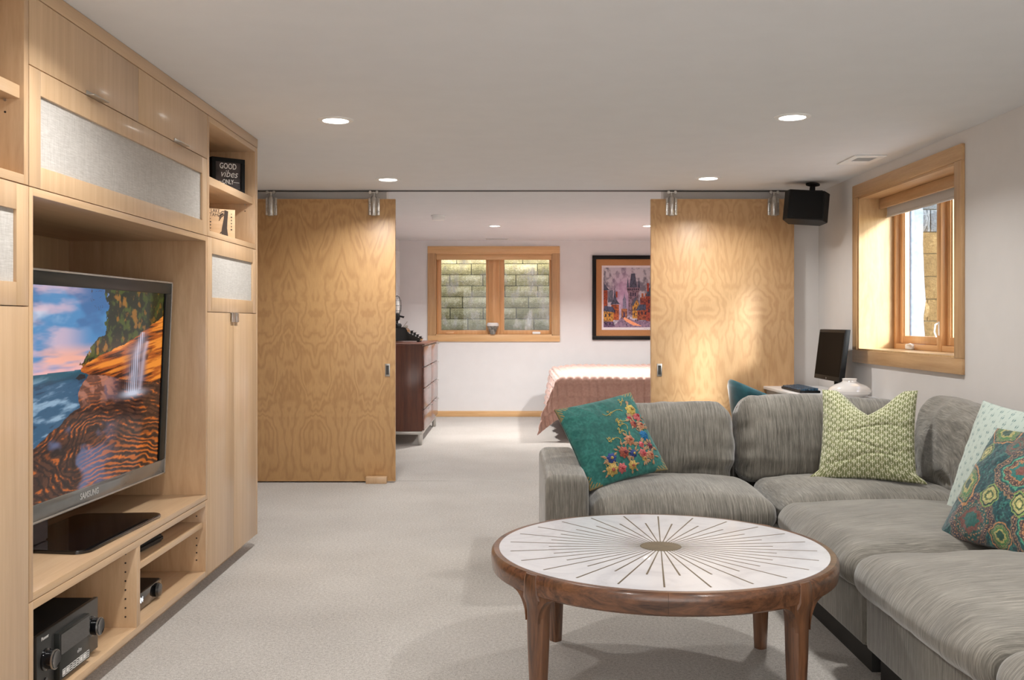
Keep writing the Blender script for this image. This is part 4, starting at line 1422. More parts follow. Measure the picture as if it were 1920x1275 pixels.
# end section with the arm, facing the camera; local x along the width, front at -y
o = thing('sofa_section', 'grey sofa section with the armrest, at the bedroom end of the sectional', 'sofa', (0.7165, 5.15, 0))
sofa_base(o, -0.555, 0.546, -0.53, 0.55)
arm = MB().box(-0.560, -0.352, -0.555, 0.545, 0.11, 0.572, 0.045, 5)
bmesh.ops.subdivide_edges(arm.bm, edges=[e for e in arm.bm.edges if e.calc_length() > 0.1], cuts=8, use_grid_fill=True)
for v in arm.bm.verts:
    if v.co.z > 0.45:
        v.co.z += 0.012 * math.sin(PI * (v.co.y + 0.555) / 1.1) 
arm.build('arm', M['sofa'], o, local=True)
seat(o, 0.098, 0.885, -0.555, 0.18, 3, 0.062)
back(o, 0.065, 0.85, 0.235, 5, 0.41, 0.415, sh=0.02)
MB().box(-0.35, 0.55, 0.42, 0.55, 0.3, 0.62, 0.03, 3).build('back_frame', M['sofa'], o, local=True)

# corner section
o = thing('sofa_section', 'grey corner section of the sectional under the green arrow-print pillow', 'sofa', (1.880, 5.15, 0))
sofa_base(o, -0.593, 0.60, -0.53, 0.55)
seat(o, -0.125, 0.910, -0.515, 0.18, 11, 0.058, 0.012)
back(o, -0.163, 0.94, 0.235, 13, 0.45, 0.415, sh=-0.01)
back(o, 0.385, 0.72, -0.20, 17, 0.45, 0.42, 0.27, -9, R(-90), slump=0.02, sh=-0.03)
MB().box(-0.60, 0.60, 0.42, 0.55, 0.3, 0.62, 0.03, 3).box(0.50, 0.60, -0.54, 0.42, 0.3, 0.62, 0.03, 3).build('back_frame', M['sofa'], o, local=True)

# three armless sections along the right wall, facing the table
for yc, lab, sd_ in ((4.085, 'grey armless sofa section under the paisley pillow, next to the corner', 23),
                     (3.068, 'grey armless sofa section beside the coffee table, second from the corner', 31),
                     (2.048, 'nearest grey armless sofa section, cut by the bottom of the picture', 43)):
    o = thing('sofa_section', lab, 'sofa', (1.865, yc, 0), (0, 0, R(-90)), group='armless sofa sections')
    sofa_base(o, -0.496, 0.496, -0.575, 0.60)
    seat(o, 0.0, 0.985, -0.625, 0.27, sd_, 0.070, 0.009)
    back(o, 0.0, 0.96, 0.355, sd_ + 2, 0.45, 0.42)
    MB().box(-0.496, 0.496, 0.49, 0.60, 0.3, 0.62, 0.03, 3).build('back_frame', M['sofa'], o, local=True)

# ------------------------------------------------------------------ pillows
def pillow(name, label, m4, w, h, T, painter, n=230, pinch=0.05, seed=0, wr=0.006, fn=None, ex=0.5):
    o = thing(name, label, 'pillow')
    set_root(o, m4)
    A, B, x, yf, yb, z = pillow_shape(w, h, T, n, pinch, seed, wr, fn, ex)
    VF = np.stack([x, yf, z], -1).reshape(-1, 3)
    VB = np.stack([x, yb, z], -1).reshape(-1, 3)
    cf = painter(A, B).reshape(-1, 3)
    V = np.concatenate([VF, VB])
    F = np.concatenate([grid_faces(n, n, 0), grid_faces(n, n, n * n, True)])
    c = np.concatenate([cf, cf])
    np_mesh('cover', V, F, M['print_pillow'], o, c)
    return o, (x, yf, z)

# teal embroidered pillow
def paint_teal(A, B):
    n_ = fbm(A * 26, B * 26, None, 3)
    img = np.zeros(A.shape + (3,)) + rgb(26, 94, 88)
    img = blend(img, smooth(0.4, 0.65, n_) * 0.6, rgb(44, 118, 108))
    img = blend(img, smooth(0.45, 0.35, fbm(A * 3, B * 3)) * 0.4, rgb(16, 74, 70))
    r = np.maximum(np.abs(A), np.abs(B))
    corner = (np.abs(A) + np.abs(B)) > 1.66
    st = np.sin((A - B * np.sign(A) * np.sign(B)) * 75) > 0.1
    edge = (r > 0.965) & corner
    img = blend(img, corner & st & (r > 0.90), rgb(140, 118, 70))
    img = blend(img, edge, rgb(120, 108, 70))
    return img
m4 = axes_matrix((0.510, 5.028, 0.691), (0.883, 0.441, 0.159), (-0.362, 0.426, 0.829))
pl, (PX, PY, PZ) = pillow('embroidered_pillow', 'teal throw pillow with raised embroidered flowers, leaning against the sofa arm', m4, 0.475, 0.465, 0.15, paint_teal, 200, 0.05, 2, 0.004)

def on_pillow(s, t):
    n = PX.shape[0]
    ss = np.linspace(-1, 1, n)
    f = 0.55 * np.sin(ss * PI / 2) + 0.45 * ss
    i = int(np.clip(np.searchsorted(f, s), 1, n - 2)); j = int(np.clip(np.searchsorted(f, t), 1, n - 2))
    p = Vector((PX[i, j], PY[i, j], PZ[i, j]))
    du = Vector((PX[i + 1, j] - PX[i - 1, j], PY[i + 1, j] - PY[i - 1, j], PZ[i + 1, j] - PZ[i - 1, j]))
    dv = Vector((PX[i, j + 1] - PX[i, j - 1], PY[i, j + 1] - PY[i, j - 1], PZ[i, j + 1] - PZ[i, j - 1]))
    return p, du.normalized(), dv.normalized(), du.cross(dv).normalized()

def blossom(s, t, r, cols, petals=7):
    p, du, dv, nn = on_pillow(s, t)
    V, F = [], []
    rings, seg = 4, petals * 4
    for k in range(rings + 1):
        f = k / rings
        for q in range(seg):
            a = 2 * PI * q / seg
            rr = r * f * (1 + 0.16 * math.cos(petals * a) * f)
            hgt = r * 0.5 * (1 - f ** 2.2) + r * 0.14 * math.cos(petals * a + k * 1.3) * f * (1 - f) * 4 * 0.6
            V.append(p + du * rr * math.cos(a) + dv * rr * math.sin(a) + nn * (hgt - 0.001))
    for k in range(rings):
        for q in range(seg):
            F.append((k * seg + q, k * seg + (q + 1) % seg, (k + 1) * seg + (q + 1) % seg, (k + 1) * seg + q))
    o = MB().raw(V, F)
    bmesh.ops.remove_doubles(o.bm, verts=o.bm.verts, dist=1e-5)
    me = o.build('blossom', cols, pl, local=True)
    return me
FM = {k: plain('thread_' + k, C(*v), 0.75, vary=0.4, scale=160) for k, v in dict(yellow=(184, 160, 84), rose=(178, 90, 90), red=(164, 56, 66), rust=(150, 76, 62), blue=(12, 98, 148), tan=(176, 122, 92), maroon=(104, 46, 62), navy=(40, 60, 120), gold=(176, 148, 82), pink=(196, 96, 104)).items()}
BL = [(0.68, 0.51, 0.033, 'yellow'), (0.76, 0.31, 0.028, 'rose'), (0.52, 0.3, 0.015, 'red'), (0.55, 0.13, 0.022, 'rust'), (0.75, 0.08, 0.024, 'tan'), (0.71, -0.17, 0.029, 'blue'), (0.23, -0.24, 0.029, 'tan'), (0.5, -0.39, 0.017, 'pink'), (0.74, -0.43, 0.019, 'maroon'), (-0.01, -0.48, 0.029, 'rust'), (0.21, -0.55, 0.022, 'navy'), (-0.36, -0.53, 0.026, 'navy'), (0.46, -0.6, 0.025, 'rose'), (0.65, -0.65, 0.024, 'tan'), (0.46, -0.71, 0.017, 'gold'), (-0.41, -0.76, 0.032, 'gold'), (-0.17, -0.79, 0.026, 'rose'), (0.1, -0.79, 0.024, 'gold')]   # s, t, radius, thread
for s_, t_, r_, c_ in BL:
    b_ = blossom(s_, t_, r_, FM[c_])
    p, du, dv, nn = on_pillow(s_, t_)
    if c_ != 'blue':
        cc_ = FM[{'yellow': 'gold', 'navy': 'yellow', 'gold': 'rust', 'rust': 'maroon', 'tan': 'rust', 'maroon': 'rose'}.get(c_, 'red')]
        b = MB()
        q0 = bmesh.new()
        bmesh.ops.create_icosphere(q0, subdivisions=1, radius=r_ * 0.34)
        b.add(q0, Matrix.Translation(p + nn * r_ * 0.46))
        b.build('blossom_heart', cc_, b_, local=True)
LV = MB()
rl = random.Random(3)
for s_, t_, r_, c_ in BL:
    for k in range(6):
        a = rl.uniform(0, 2 * PI)
        f_ = rl.uniform(5.0, 7.5)
        s2, t2 = s_ + math.cos(a) * r_ * f_, t_ + math.sin(a) * r_ * f_
        if abs(s2) > 0.93 or abs(t2) > 0.93:
            continue
        p, du, dv, nn = on_pillow(s2, t2)
        d1 = (du * math.cos(a) + dv * math.sin(a)); d2 = nn.cross(d1)
        L, w_ = rl.uniform(.022, .036), rl.uniform(.005, .008)
        o_ = p + nn * 0.0025
        LV.raw([o_ - d1 * L * .5, o_ + d2 * w_, o_ + d1 * L * .5, o_ - d2 * w_, o_ + nn * 0.003], [(0, 3, 4), (3, 2, 4), (2, 1, 4), (1, 0, 4)])
LV.build('stitched_leaves', M['tan_thread'], pl, local=True, kind='stuff')
VN = MB()
for s0, t0, s1, t1, cv in ((0.42, 0.50, -0.16, 0.55, .06), (0.46, 0.66, 0.60, 0.88, .05), (0.40, 0.30, 0.05, 0.26, -.05), (0.30, 0.02, 0.10, 0.32, .06), (0.0, -0.22, -0.35, -0.05, .06), (0.62, -0.15, 0.80, 0.1, .04), (-0.25, -0.72, -0.58, -0.62, .05), (0.2, -0.1, 0.05, 0.12, .05)):
    pts = []
    for k in range(11):
        f = k / 10
        s_ = s0 + (s1 - s0) * f + cv * math.sin(f * PI * 2.5) * (t1 - t0 > 0 and 1 or -1)
        t_ = t0 + (t1 - t0) * f + cv * math.sin(f * PI * 2)
        p, du, dv, nn = on_pillow(s_, t_)
        pts.append(p + nn * 0.002)
    VN.tube(pts, 0.0013, 5)
    for q in range(3):
        p, du, dv, nn = on_pillow(s0 + (s1 - s0) * .6 + .05 * math.cos(q * 2.1), t0 + (t1 - t0) * .6 + .05 * math.sin(q * 2.1))
        VN.tube([p + nn * .003 + (du * math.cos(a) + dv * math.sin(a)) * .005 for a in [k * PI / 4 for k in range(9)]], 0.0012, 5)
VN.build('stitched_vine', M['gold_thread'], pl, local=True, kind='stuff')

# green arrow pillow with a dent in its top edge
def paint_green(A, B):
    img = np.zeros(A.shape + (3,)) + rgb(118, 124, 80)
    n_ = fbm(A * 30, B * 30, None, 2)
    img = blend(img, smooth(0.4, 0.65, n_) * 0.35, rgb(146, 146, 100))
    col = A * 10.5
    cx = col - np.floor(col) - 0.5
    row = B * 7.0 + (np.floor(col) % 2) * 0.5
    ry = row - np.floor(row)
    white = rgb(218, 216, 188)
    stem = np.abs(cx) < 0.055
    chev = np.abs((ry - 0.30) - np.abs(cx) * 0.75) < 0.075
    head = (np.abs(cx) < (0.86 - ry) * 0.9) & (ry > 0.60) & (ry < 0.86)
    head2 = (np.abs(cx) < (0.30 - ry) * 0.8) & (ry > 0.10) & (ry < 0.26)
    side = (np.abs(np.abs(cx) - 0.46) < 0.05) & (ry > 0.25) & (ry < 0.72)
    for k in (stem, chev, head, head2, side):
        img = blend(img, k * 0.92, white)
    return img
def chop(A, B, x, yf, yb, z):
    up = np.clip((B + 0.15) / 1.15, 0, 1)
    dent = np.exp(-((A - 0.02) / 0.42) ** 2) * up ** 1.6
    z = z - 0.16 * np.clip(1 - np.abs(A - 0.03) / 0.72, 0, 1) ** 1.25 * up ** 2
    yf = yf - 0.035 * dent * (1 - up ** 3) + 0.03 * np.exp(-((A - 0.02) / 0.3) ** 2) * up ** 3
    for zc, am in ((0.02, .005), (-0.35, .004), (-0.62, .006)):
        yf = yf + am * np.exp(-((B - zc - 0.10 * np.sin(A * 3 + zc * 9)) / 0.035) ** 2) * np.clip(1 - A * A, 0, 1)
    x = x + np.sign(A) * np.abs(A) ** 3 * 0.045 * smooth(-0.78, -1.0, B)
    return x, yf, yb, z
m4 = axes_matrix((1.830, 5.02, 0.717), (0.90, -0.43, 0.02), (0.20, 0.40, 0.88))
pillow('arrow_pillow', 'olive green throw pillow with white arrow print and dented top in the sofa corner', m4, 0.475, 0.50, 0.20, paint_green, 300, 0.06, 5, 0.006, chop, 0.45)

def paint_mint(A, B):
    img = np.zeros(A.shape + (3,)) + rgb(188, 202, 193)
    img = blend(img, smooth(0.4, 0.7, fbm(A * 20, B * 20)) * 0.3, rgb(190, 205, 196))
    col = A * 6.5
    k = np.floor(col)
    cx = col - k - 0.5
    row = B * 5.0 + (k % 2) * 0.5
    ry = row - np.floor(row) - 0.5
    leaf = (np.abs(cx) / 0.26 + np.abs(ry - 0.05) / 0.34) < 1
    vein = (np.abs(cx) < 0.05) | (np.abs(np.abs(cx) - np.abs(ry) * 0.5) < 0.05)
    stalk = (np.abs(cx - 0.02) < 0.04) & (ry < -0.2) & (ry > -0.42)
    img = blend(img, leaf * 0.85, rgb(78, 118, 120))
    img = blend(img, (leaf & vein) * 0.8, rgb(196, 210, 200))
    img = blend(img, stalk * 0.8, rgb(98, 138, 138))
    return img
m4 = axes_matrix((1.985, 3.98, 0.702), (0.05, -0.997, -0.03), (0.32, -0.02, 0.948))
pillow('leaf_print_pillow', 'pale mint throw pillow with small leaf print behind the paisley pillow', m4, 0.55, 0.52, 0.14, paint_mint, 260, 0.05, 9, 0.0022)

def paint_paisley(A, B):
    img = np.zeros(A.shape + (3,)) + rgb(10, 72, 78)
    sp = fbm(A * 34, B * 34, None, 3)
    img = blend(img, smooth(0.60, 0.66, sp) * 0.9, rgb(60, 130, 120))
    img = blend(img, smooth(0.40, 0.33, sp) * 0.7, rgb(6, 34, 50))
    def ogee(cx, cy, w, h, rot, cols):
        nonlocal img
        c, s = math.cos(rot), math.sin(rot)
        X = ((A - cx) * c + (B - cy) * s) / w
        Y = (-(A - cx) * s + (B - cy) * c) / h
        d = np.abs(X) ** 1.5 + np.abs(Y) ** 1.3 + 0.10 * np.sin(np.arctan2(Y, X) * 8) * np.abs(X)
        wob = (fbm(A * 22 + cx, B * 22 + cy, None, 3) - 0.5) * 0.22
        d = d + wob
        for lim, col, sparkle in cols:
            img = blend(img, d < lim, rgb(*col))
            if sparkle:
                pat = np.sin(np.arctan2(Y, X) * sparkle) * np.sin(d * 46) > 0.35
                img = blend(img, (d < lim) & (d > lim - 0.24) & pat, rgb(200, 150, 110))
    bandA = [(1.0, (150, 122, 90), 0), (0.93, (60, 52, 60), 26), (0.72, (160, 128, 100), 0), (0.66, (22, 84, 84), 0), (0.55, (90, 176, 140), 0), (0.48, (90, 60, 56), 20), (0.30, (206, 140, 90), 0), (0.24, (40, 130, 120), 0), (0.10, (150, 88, 72), 0)]
    bandB = [(1.0, (214, 150, 88), 0), (0.86, (30, 70, 70), 0), (0.74, (84, 140, 72), 18), (0.35, (200, 190, 110), 0), (0.2, (40, 84, 60), 0)]
    bandC = [(1.0, (150, 176, 92), 0), (0.82, (30, 60, 50), 0), (0.66, (206, 206, 128), 12), (0.34, (90, 110, 60), 0), (0.18, (226, 214, 140), 0)]
    bandD = [(1.0, (120, 104, 92), 0), (0.92, (52, 44, 66), 30), (0.7, (122, 84, 72), 0), (0.62, (30, 90, 86), 16), (0.35, (140, 80, 66), 0), (0.2, (36, 110, 100), 0)]
    ogee(0.30, 0.18, 0.52, 0.50, 0.2, bandA)
    ogee(-0.30, -0.72, 0.52, 0.42, 0.1, bandD)
    ogee(0.85, -0.66, 0.40, 0.42, -0.2, bandA)
    ogee(-0.62, 0.90, 0.42, 0.26, -0.4, bandB)
    ogee(-0.70, -0.14, 0.26, 0.44, 0.5, bandB)
    ogee(0.95, 0.80, 0.36, 0.3, 0.3, bandD)
    ogee(-0.72, 0.46, 0.17, 0.19, 0.0, bandC)
    ogee(-0.06, -0.32, 0.20, 0.20, 0.0, bandC)
    ogee(0.50, -0.34, 0.14, 0.22, 0.4, bandC)
    ogee(0.32, -0.85, 0.22, 0.2, 0.0, bandB)
    ogee(-0.15, 0.62, 0.17, 0.22, 0.3, bandD)
    g = fbm(A * 60, B * 60, None, 2)
    img = img * 0.72 + rgb(14, 62, 66) * 0.28
    img = img * (0.40 + 0.75 * g)[..., None]
    return np.clip(img, 0, 1)
m4 = axes_matrix((1.853, 3.579, 0.680), (0.272, -0.962, 0.027), (0.55, 0.178, 0.816))
pillow('paisley_pillow', 'dark teal throw pillow with multicoloured paisley print on the grey sofa', m4, 0.50, 0.50, 0.17, paint_paisley, 340, 0.05, 13, 0.005)

# ------------------------------------------------------------------ desk corner
o = thing('desk', 'white desk along the window wall behind the sofa', 'desk', (2.265, 7.15, 0))
MB().box(2.03, 2.50, 6.40, 7.90, 0.757, 0.780, 0.002).build('desk_top', M['laminate'], o)
MB().box(2.06, 2.49, 6.44, 7.87, 0.70, 0.7565, 0.002).build('apron', M['desk_grey'], o)
for y0, y1 in ((6.46, 7.13), (7.16, 7.85)):
    d = MB().box(2.046, 2.062, y0, y1, 0.664, 0.752, 0.002).build('drawer', M['desk_grey'], o)
    MB().box(2.034, 2.046, (y0 + y1) / 2 - 0.05, (y0 + y1) / 2 + 0.05, 0.728, 0.735, 0.002).build('drawer_pull', M['nickel'], d)
for x in (2.075, 2.475):
    for y in (6.455, 7.855):
        MB().box(x - 0.015, x + 0.015, y - 0.015, y + 0.015, 0.0, 0.70, 0.003).build('leg', M['laminate'], o)

o = thing('computer_monitor', 'black flat computer monitor on a stand on the white desk', 'monitor', (2.36, 7.15, 0.7805), (0, 0, R(-90)))
tl = math.tan(R(7))
def tm(b):
    for v in b.bm.verts:
        v.co.y += (v.co.z - 0.1) * tl
    return b
tm(MB().box(-0.285, 0.285, -0.060, -0.020, 0.092, 0.462, 0.006)).build('casing', M['black'], o, local=True)
tm(MB().box(-0.268, 0.268, -0.0622, -0.0595, 0.126, 0.440)).build('screen', M['screen_off'], o, local=True)
tm(MB().text('hp', 0.018, Matrix.Translation((0, -0.0606, 0.108)) @ RX, 0.0003)).build('logo', M['text_silver'], o, local=True)
MB().tube([(0, 0.03, 0.010), (0, 0.022, 0.06), (0, 0.02, 0.20)], [0.03, 0.022, 0.02], 12).build('stand_neck', M['black'], o, local=True)
MB().prism([(0.13 * math.cos(a), 0.01 + 0.088 * math.sin(a)) for a in [2 * PI * k / 28 for k in range(28)]], 0.0, 0.012, 'XY', 0.003).build('stand_base', M['black'], o, local=True)

o = thing('computer_keyboard', 'dark computer keyboard with blue keys on the white desk', 'keyboard', (2.165, 7.33, 0.7805), (0, 0, R(-90)))
MB().prism([(-0.245, -0.075), (0.245, -0.075), (0.245, 0.075), (-0.245, 0.075)], 0.0, 0.018, 'XY', 0.003).build('case', M['black'], o, local=True)
b = MB()
for r_ in range(5):
    for k in range(18):
        x = -0.236 + k * 0.0262
        b.box(x, x + 0.022, -0.066 + r_ * 0.0265, -0.066 + r_ * 0.0265 + 0.022, 0.018, 0.027 + 0.002 * r_)
b.build('keys', M['key_blue'], o, local=True, kind='stuff')

o = thing('ceramic_vase', 'squat ivory ceramic vase with short neck on the white desk', 'vase', (2.31, 6.68, 0.7805))
MB().lathe([(0, 0), (0.062, 0.0), (0.10, 0.008), (0.134, 0.030), (0.142, 0.048), (0.132, 0.068), (0.105, 0.086), (0.070, 0.098), (0.050, 0.108), (0.046, 0.118), (0.050, 0.128), (0.046, 0.130), (0.040, 0.120), (0.036, 0.10), (0, 0.095)], (0, 0, 0), 64).build('body', M['ceramic'], o, local=True)

# tub chair
def tub_chair():
    o = thing('tub_chair', 'teal velvet tub chair at the white desk, only its curved back showing', 'chair', (1.93, 7.10, 0), (0, 0, R(-90)))
    # local: chair looks to +y (world +x); back at -y
    n, mseg = 40, 10
    prof_in, V, F = [], [], []
    W, D = 0.29, 0.27
    def ring(f):
        a = R(-200 + 220 * f)           # from one arm tip round the back to the other
        top = 0.715 + 0.165 * max(0, math.sin(PI * f)) ** 1.6
        return a, top
    sec = 12
    for i in range(n + 1):
        a, top = ring(i / n)
        c, s = math.cos(a), math.sin(a)
        for k in range(sec):
            t = 2 * PI * k / sec
            off = 0.030 * math.cos(t)
            f = (math.sin(t) + 1) / 2
            z = 0.42 + (top - 0.42) * (0.5 + 0.5 * math.copysign(abs(math.sin(t)) ** 0.35, math.sin(t)))
            lean_ = 0.06 * (z - 0.42) / 0.4
            r = 1 + (off + lean_) / 0.28
            V.append((W * r * c, D * r * s, z))
    for i in range(n):
        for k in range(sec):
            F.append((i * sec + k, i * sec + (k + 1) % sec, (i + 1) * sec + (k + 1) % sec, (i + 1) * sec + k))
    F.append(tuple(range(sec))); F.append(tuple(n * sec + k for k in range(sec))[::-1])
    b = MB().raw(V, F)
    bmesh.ops.recalc_face_normals(b.bm, faces=b.bm.faces)
    b.build('backrest', M['velvet'], o, local=True, ang=60)
    np_part('seat', cushion_mesh(0.52, 0.50, 0.10, 0.045, 0.02, 0.01, 16, 2, 0.001), o, Matrix.Translation((0, 0.0, 0.38)), M['velvet'])
    for x, y in ((-0.2, -0.18), (0.2, -0.18), (-0.2, 0.18), (0.2, 0.18)):
        MB().tube([(x * 1.15, y * 1.15, 0), (x, y, 0.39)], [0.010, 0.014], 10).build('leg', M['black'], o, local=True)
tub_chair()

# ------------------------------------------------------------------ bedroom
def quilt_mesh():
    x0, x1, y0, y1, zt = 0.55, 2.15, 10.72, 12.95, 0.70
    hx, hy, hr = 0.50, 0.50, 0.05
    nu, nv = 300, 330
    a = np.linspace(x0 - hx, x1 + hr, nu)
    b = np.linspace(y0 - hy, y1, nv)
    Aq, Bq = np.meshgrid(a, b, indexing='ij')
    ox = np.clip(x0 - Aq, 0, None); oy = np.clip(y0 - Bq, 0, None)
    rad = 0.055
    def drape(o_):
        ang = np.clip(o_ / rad, 0, PI / 2)
        out = rad * np.sin(ang)
        down = rad * (1 - np.cos(ang)) + np.clip(o_ - rad * PI / 2, 0, None)
        return out, down
    outx, dx = drape(ox); outy, dy = drape(oy)
    X = np.clip(Aq, x0, None) - outx - 0.13 * np.clip(ox - 0.06, 0, None) - 0.35 * np.clip(np.minimum(ox, oy), 0, None)
    Y = np.clip(Bq, y0, None) - outy - 0.10 * np.clip(oy - 0.06, 0, None) - 0.10 * np.clip(np.minimum(ox, oy), 0, None)
    Z = zt - np.maximum(dx, dy) - 0.35 * np.minimum(dx, dy)
    crown = np.clip((Aq - x0) * 4, 0, 1) * np.clip((Bq - y0) * 2, 0, 1)
    Z += 0.03 * crown + 0.02 * (fbm(Aq * 4, Bq * 4) - 0.5)
    cell = 0.085
    ga = np.abs(np.sin(PI * Aq / cell)); gb = np.abs(np.sin(PI * Bq / (cell * 1.6)))
    puff = 0.026 * (ga ** 0.4 * gb ** 0.4 - 0.7)
    top = (ox + oy) == 0
    nx = np.where(ox > oy, -1.0, 0) * ~top; ny = np.where(oy >= ox, -1.0, 0) * ~top
    Z += puff * (top | (np.maximum(ox, oy) < 0.05))
    X += puff * nx; Y += puff * ny
    wav = 0.022 * np.sin(Aq * 15 + 2 * fbm(Aq * 3, Bq * 3)) * np.clip(oy * 3, 0, 1)
    Y -= wav
    X -= 0.02 * np.sin(Bq * 11) * np.clip(ox * 3, 0, 1)
    Z = np.maximum(Z, 0.012)
    return np.stack([X, Y, Z], -1).reshape(-1, 3), grid_faces(nu, nv)
o = thing('bed', 'bed under a dusty pink quilt in the far bedroom', 'bed', (1.35, 11.8, 0))
V, F = quilt_mesh()
q = np_mesh('quilt', V - np.array([1.35, 11.8, 0]), F, M['quilt'], o)
q['label'] = 'dusty pink channel-stitched quilt'
MB().box(0.60, 2.12, 10.77, 12.95, 0.34, 0.672, 0.04, 3).build('mattress', M['mattress'], o)
MB().box(0.62, 2.12, 10.80, 12.95, 0.18, 0.335, 0.01).build('bed_frame', M['walnut'], o)
for x in (0.67, 2.07):
    for y in (10.86, 12.88):
        MB().box(x - 0.03, x + 0.03, y - 0.03, y + 0.03, 0, 0.18, 0.004).build('leg', M['walnut'], o)

# dresser
o = thing('dresser', 'walnut dresser with metal tab pulls and legs behind the sliding door', 'dresser', (-1.22, 11.2, 0))
dx0, dx1, dy0, dy1 = -1.50, -0.945, 10.26, 12.15
MB().box(dx0, dx1, dy0, dy1, 0.145, 1.052, 0.003).build('body', M['walnut'], o)
fr = MB()
for y in (dy0 + 0.045, dy1 - 0.045):
    for x in (dx0 + 0.045, dx1 - 0.01):
        fr.box(x - 0.03, x + 0.03, y - 0.045, y + 0.045, 0, 0.115)
fr = None
for y in (dy0 + 0.04, dy1 - 0.04):
    for x in (dx0 + 0.05, dx1 - 0.022):
        MB().box(x - 0.022, x + 0.022, y - 0.038, y + 0.038, 0, 0.112, 0.003).build('leg', M['nickel'], o)
MB().box(dx0 + 0.02, dx1 + 0.002, dy0 + 0.004, dy1 - 0.004, 0.110, 0.1445, 0.003).build('base_rail', M['nickel'], o)
MB().box(dx0 - 0.002, dx1 + 0.026, dy0 - 0.002, dy1 + 0.002, 1.0525, 1.066, 0.002).build('top', M['walnut'], o)
hz_ = (1.046 - 0.155) / 4
for r_ in range(4):
    for c in range(2):
        ya = dy0 + 0.006 + c * (dy1 - dy0 - 0.006) / 2
        yb = ya + (dy1 - dy0) / 2 - 0.012
        za = 0.155 + r_ * hz_
        d = MB().box(dx1 + 0.001, dx1 + 0.021, ya, yb, za, za + hz_ - 0.008, 0.002).build('drawer', M['walnut_gloss'], o)
        for f in (0.25, 0.75):
            y = ya + (yb - ya) * f
            MB().box(dx1 + 0.010, dx1 + 0.052, y - 0.03, y + 0.03, za + hz_ - 0.009, za + hz_ - 0.005, 0.001).box(dx1 + 0.048, dx1 + 0.052, y - 0.03, y + 0.03, za + hz_ - 0.020, za + hz_ - 0.005, 0.001).build('drawer_pull', M['nickel'], d)

# typewriter: keyboard looks to the room (+x)
o = thing('typewriter', 'old black typewriter on the walnut dresser', 'typewriter', (-1.24, 11.35, 1.0665), (0, 0, R(90)))
# local: front at -y, width along x
bd = [(0.17, 0.012), (0.17, 0.12), (0.13, 0.165), (0.00, 0.172), (-0.03, 0.150), (-0.045, 0.105), (-0.19, 0.038), (-0.19, 0.012)]
MB().prism(bd, -0.16, 0.16, 'YZ', 0.008).build('body', M['black_gloss'], o, local=True)
MB().lathe([(0, -0.20), (0.024, -0.20), (0.026, -0.195), (0.026, 0.195), (0.024, 0.20), (0, 0.20)], (0, 0.09, 0.186), 20, 'X').build('platen_roller', M['black_matt'], o, local=True)
MB().tube([(0.20, 0.05, 0.17), (0.205, 0.03, 0.20), (0.205, 0.00, 0.235)], 0.006, 8).build('return_lever', M['nickel'], o, local=True)
MB().box(-0.10, 0.10, -0.02, 0.0, 0.165, 0.19, 0.004).build('type_guard', M['steel'], o, local=True)
for r_ in range(4):
    for k in range(10):
        x = -0.13 + k * 0.028 + 0.006 * r_
        y = -0.175 + r_ * 0.034
        z = 0.058 + r_ * 0.022
        MB().lathe([(0, -0.030), (0.0025, -0.030), (0.0025, 0), (0.0105, 0.001), (0.0105, 0.005), (0, 0.006)], (x, y, z), 10).build('key', M['black'], o, local=True)
MB().box(-0.09, 0.09, -0.198, -0.186, 0.035, 0.045, 0.003).build('space_bar', M['black'], o, local=True)
for x in (-0.14, 0.14):
    for y in (-0.16, 0.14):
        MB().lathe([(0, 0), (0.016, 0), (0.014, 0.014), (0, 0.014)], (x, y, 0), 12).build('foot', M['black_matt'], o, local=True)

# caged lamp
o = thing('cage_lamp', 'industrial table lamp with wire cage behind the typewriter', 'lamp', (-1.408, 11.95, 1.0665))
MB().lathe([(0, 0), (0.07, 0), (0.072, 0.02), (0.03, 0.034), (0.016, 0.05), (0.014, 0.24), (0.034, 0.26), (0.04, 0.30), (0.03, 0.335), (0, 0.335)], (0, 0, 0), 24).build('stand', M['black'], o, local=True)
MB().lathe([(0, 0.335), (0.024, 0.34), (0.036, 0.40), (0.034, 0.46), (0.02, 0.50), (0, 0.508)], (0, 0, 0), 20).build('glass_jar', M['ceramic'], o, local=True)
MB().tube([(0.03, 0.0, 0.30), (0.075, 0.0, 0.29), (0.085, 0, 0.285)], [0.010, 0.012, 0.014], 10).build('switch_knob', M['black'], o, local=True)
cg = MB()
for k in range(8):
    a = 2 * PI * k / 8
    cg.tube([(0.05 * math.cos(a) * f, 0.05 * math.sin(a) * f, z) for f, z in ((0.7, 0.33), (1.0, 0.36), (1.08, 0.43), (1.0, 0.49), (0.6, 0.535), (0.05, 0.552))], 0.0026, 5)
for z, r_ in ((0.365, 0.051), (0.43, 0.055), (0.49, 0.051)):
    cg.tube([(r_ * math.cos(2 * PI * k / 24), r_ * math.sin(2 * PI * k / 24), z) for k in range(25)], 0.0026, 5)
cg.build('wire_cage', M['charcoal'], o, local=True)

# bowl on the far window sill
o = thing('planter_bowl', 'small white and grey glazed pot on the far window sill', 'pot', (-0.263, YB + 0.045 - 0.06, BZ0 + 0.0145))
MB().lathe([(0, 0), (0.032, 0), (0.040, 0.02), (0.062, 0.07), (0.076, 0.105), (0.082, 0.115)], (0, 0, 0), 36).build('body', plain('grey_glaze', (0.22, 0.21, 0.19, 1), 0.3, vary=0.5, scale=30), o, local=True)
MB().lathe([(0.0825, 0.114), (0.084, 0.13), (0.074, 0.155), (0.066, 0.16), (0.066, 0.12), (0, 0.11)], (0, 0, 0), 36).build('rim', M['ceramic'], o, local=True)

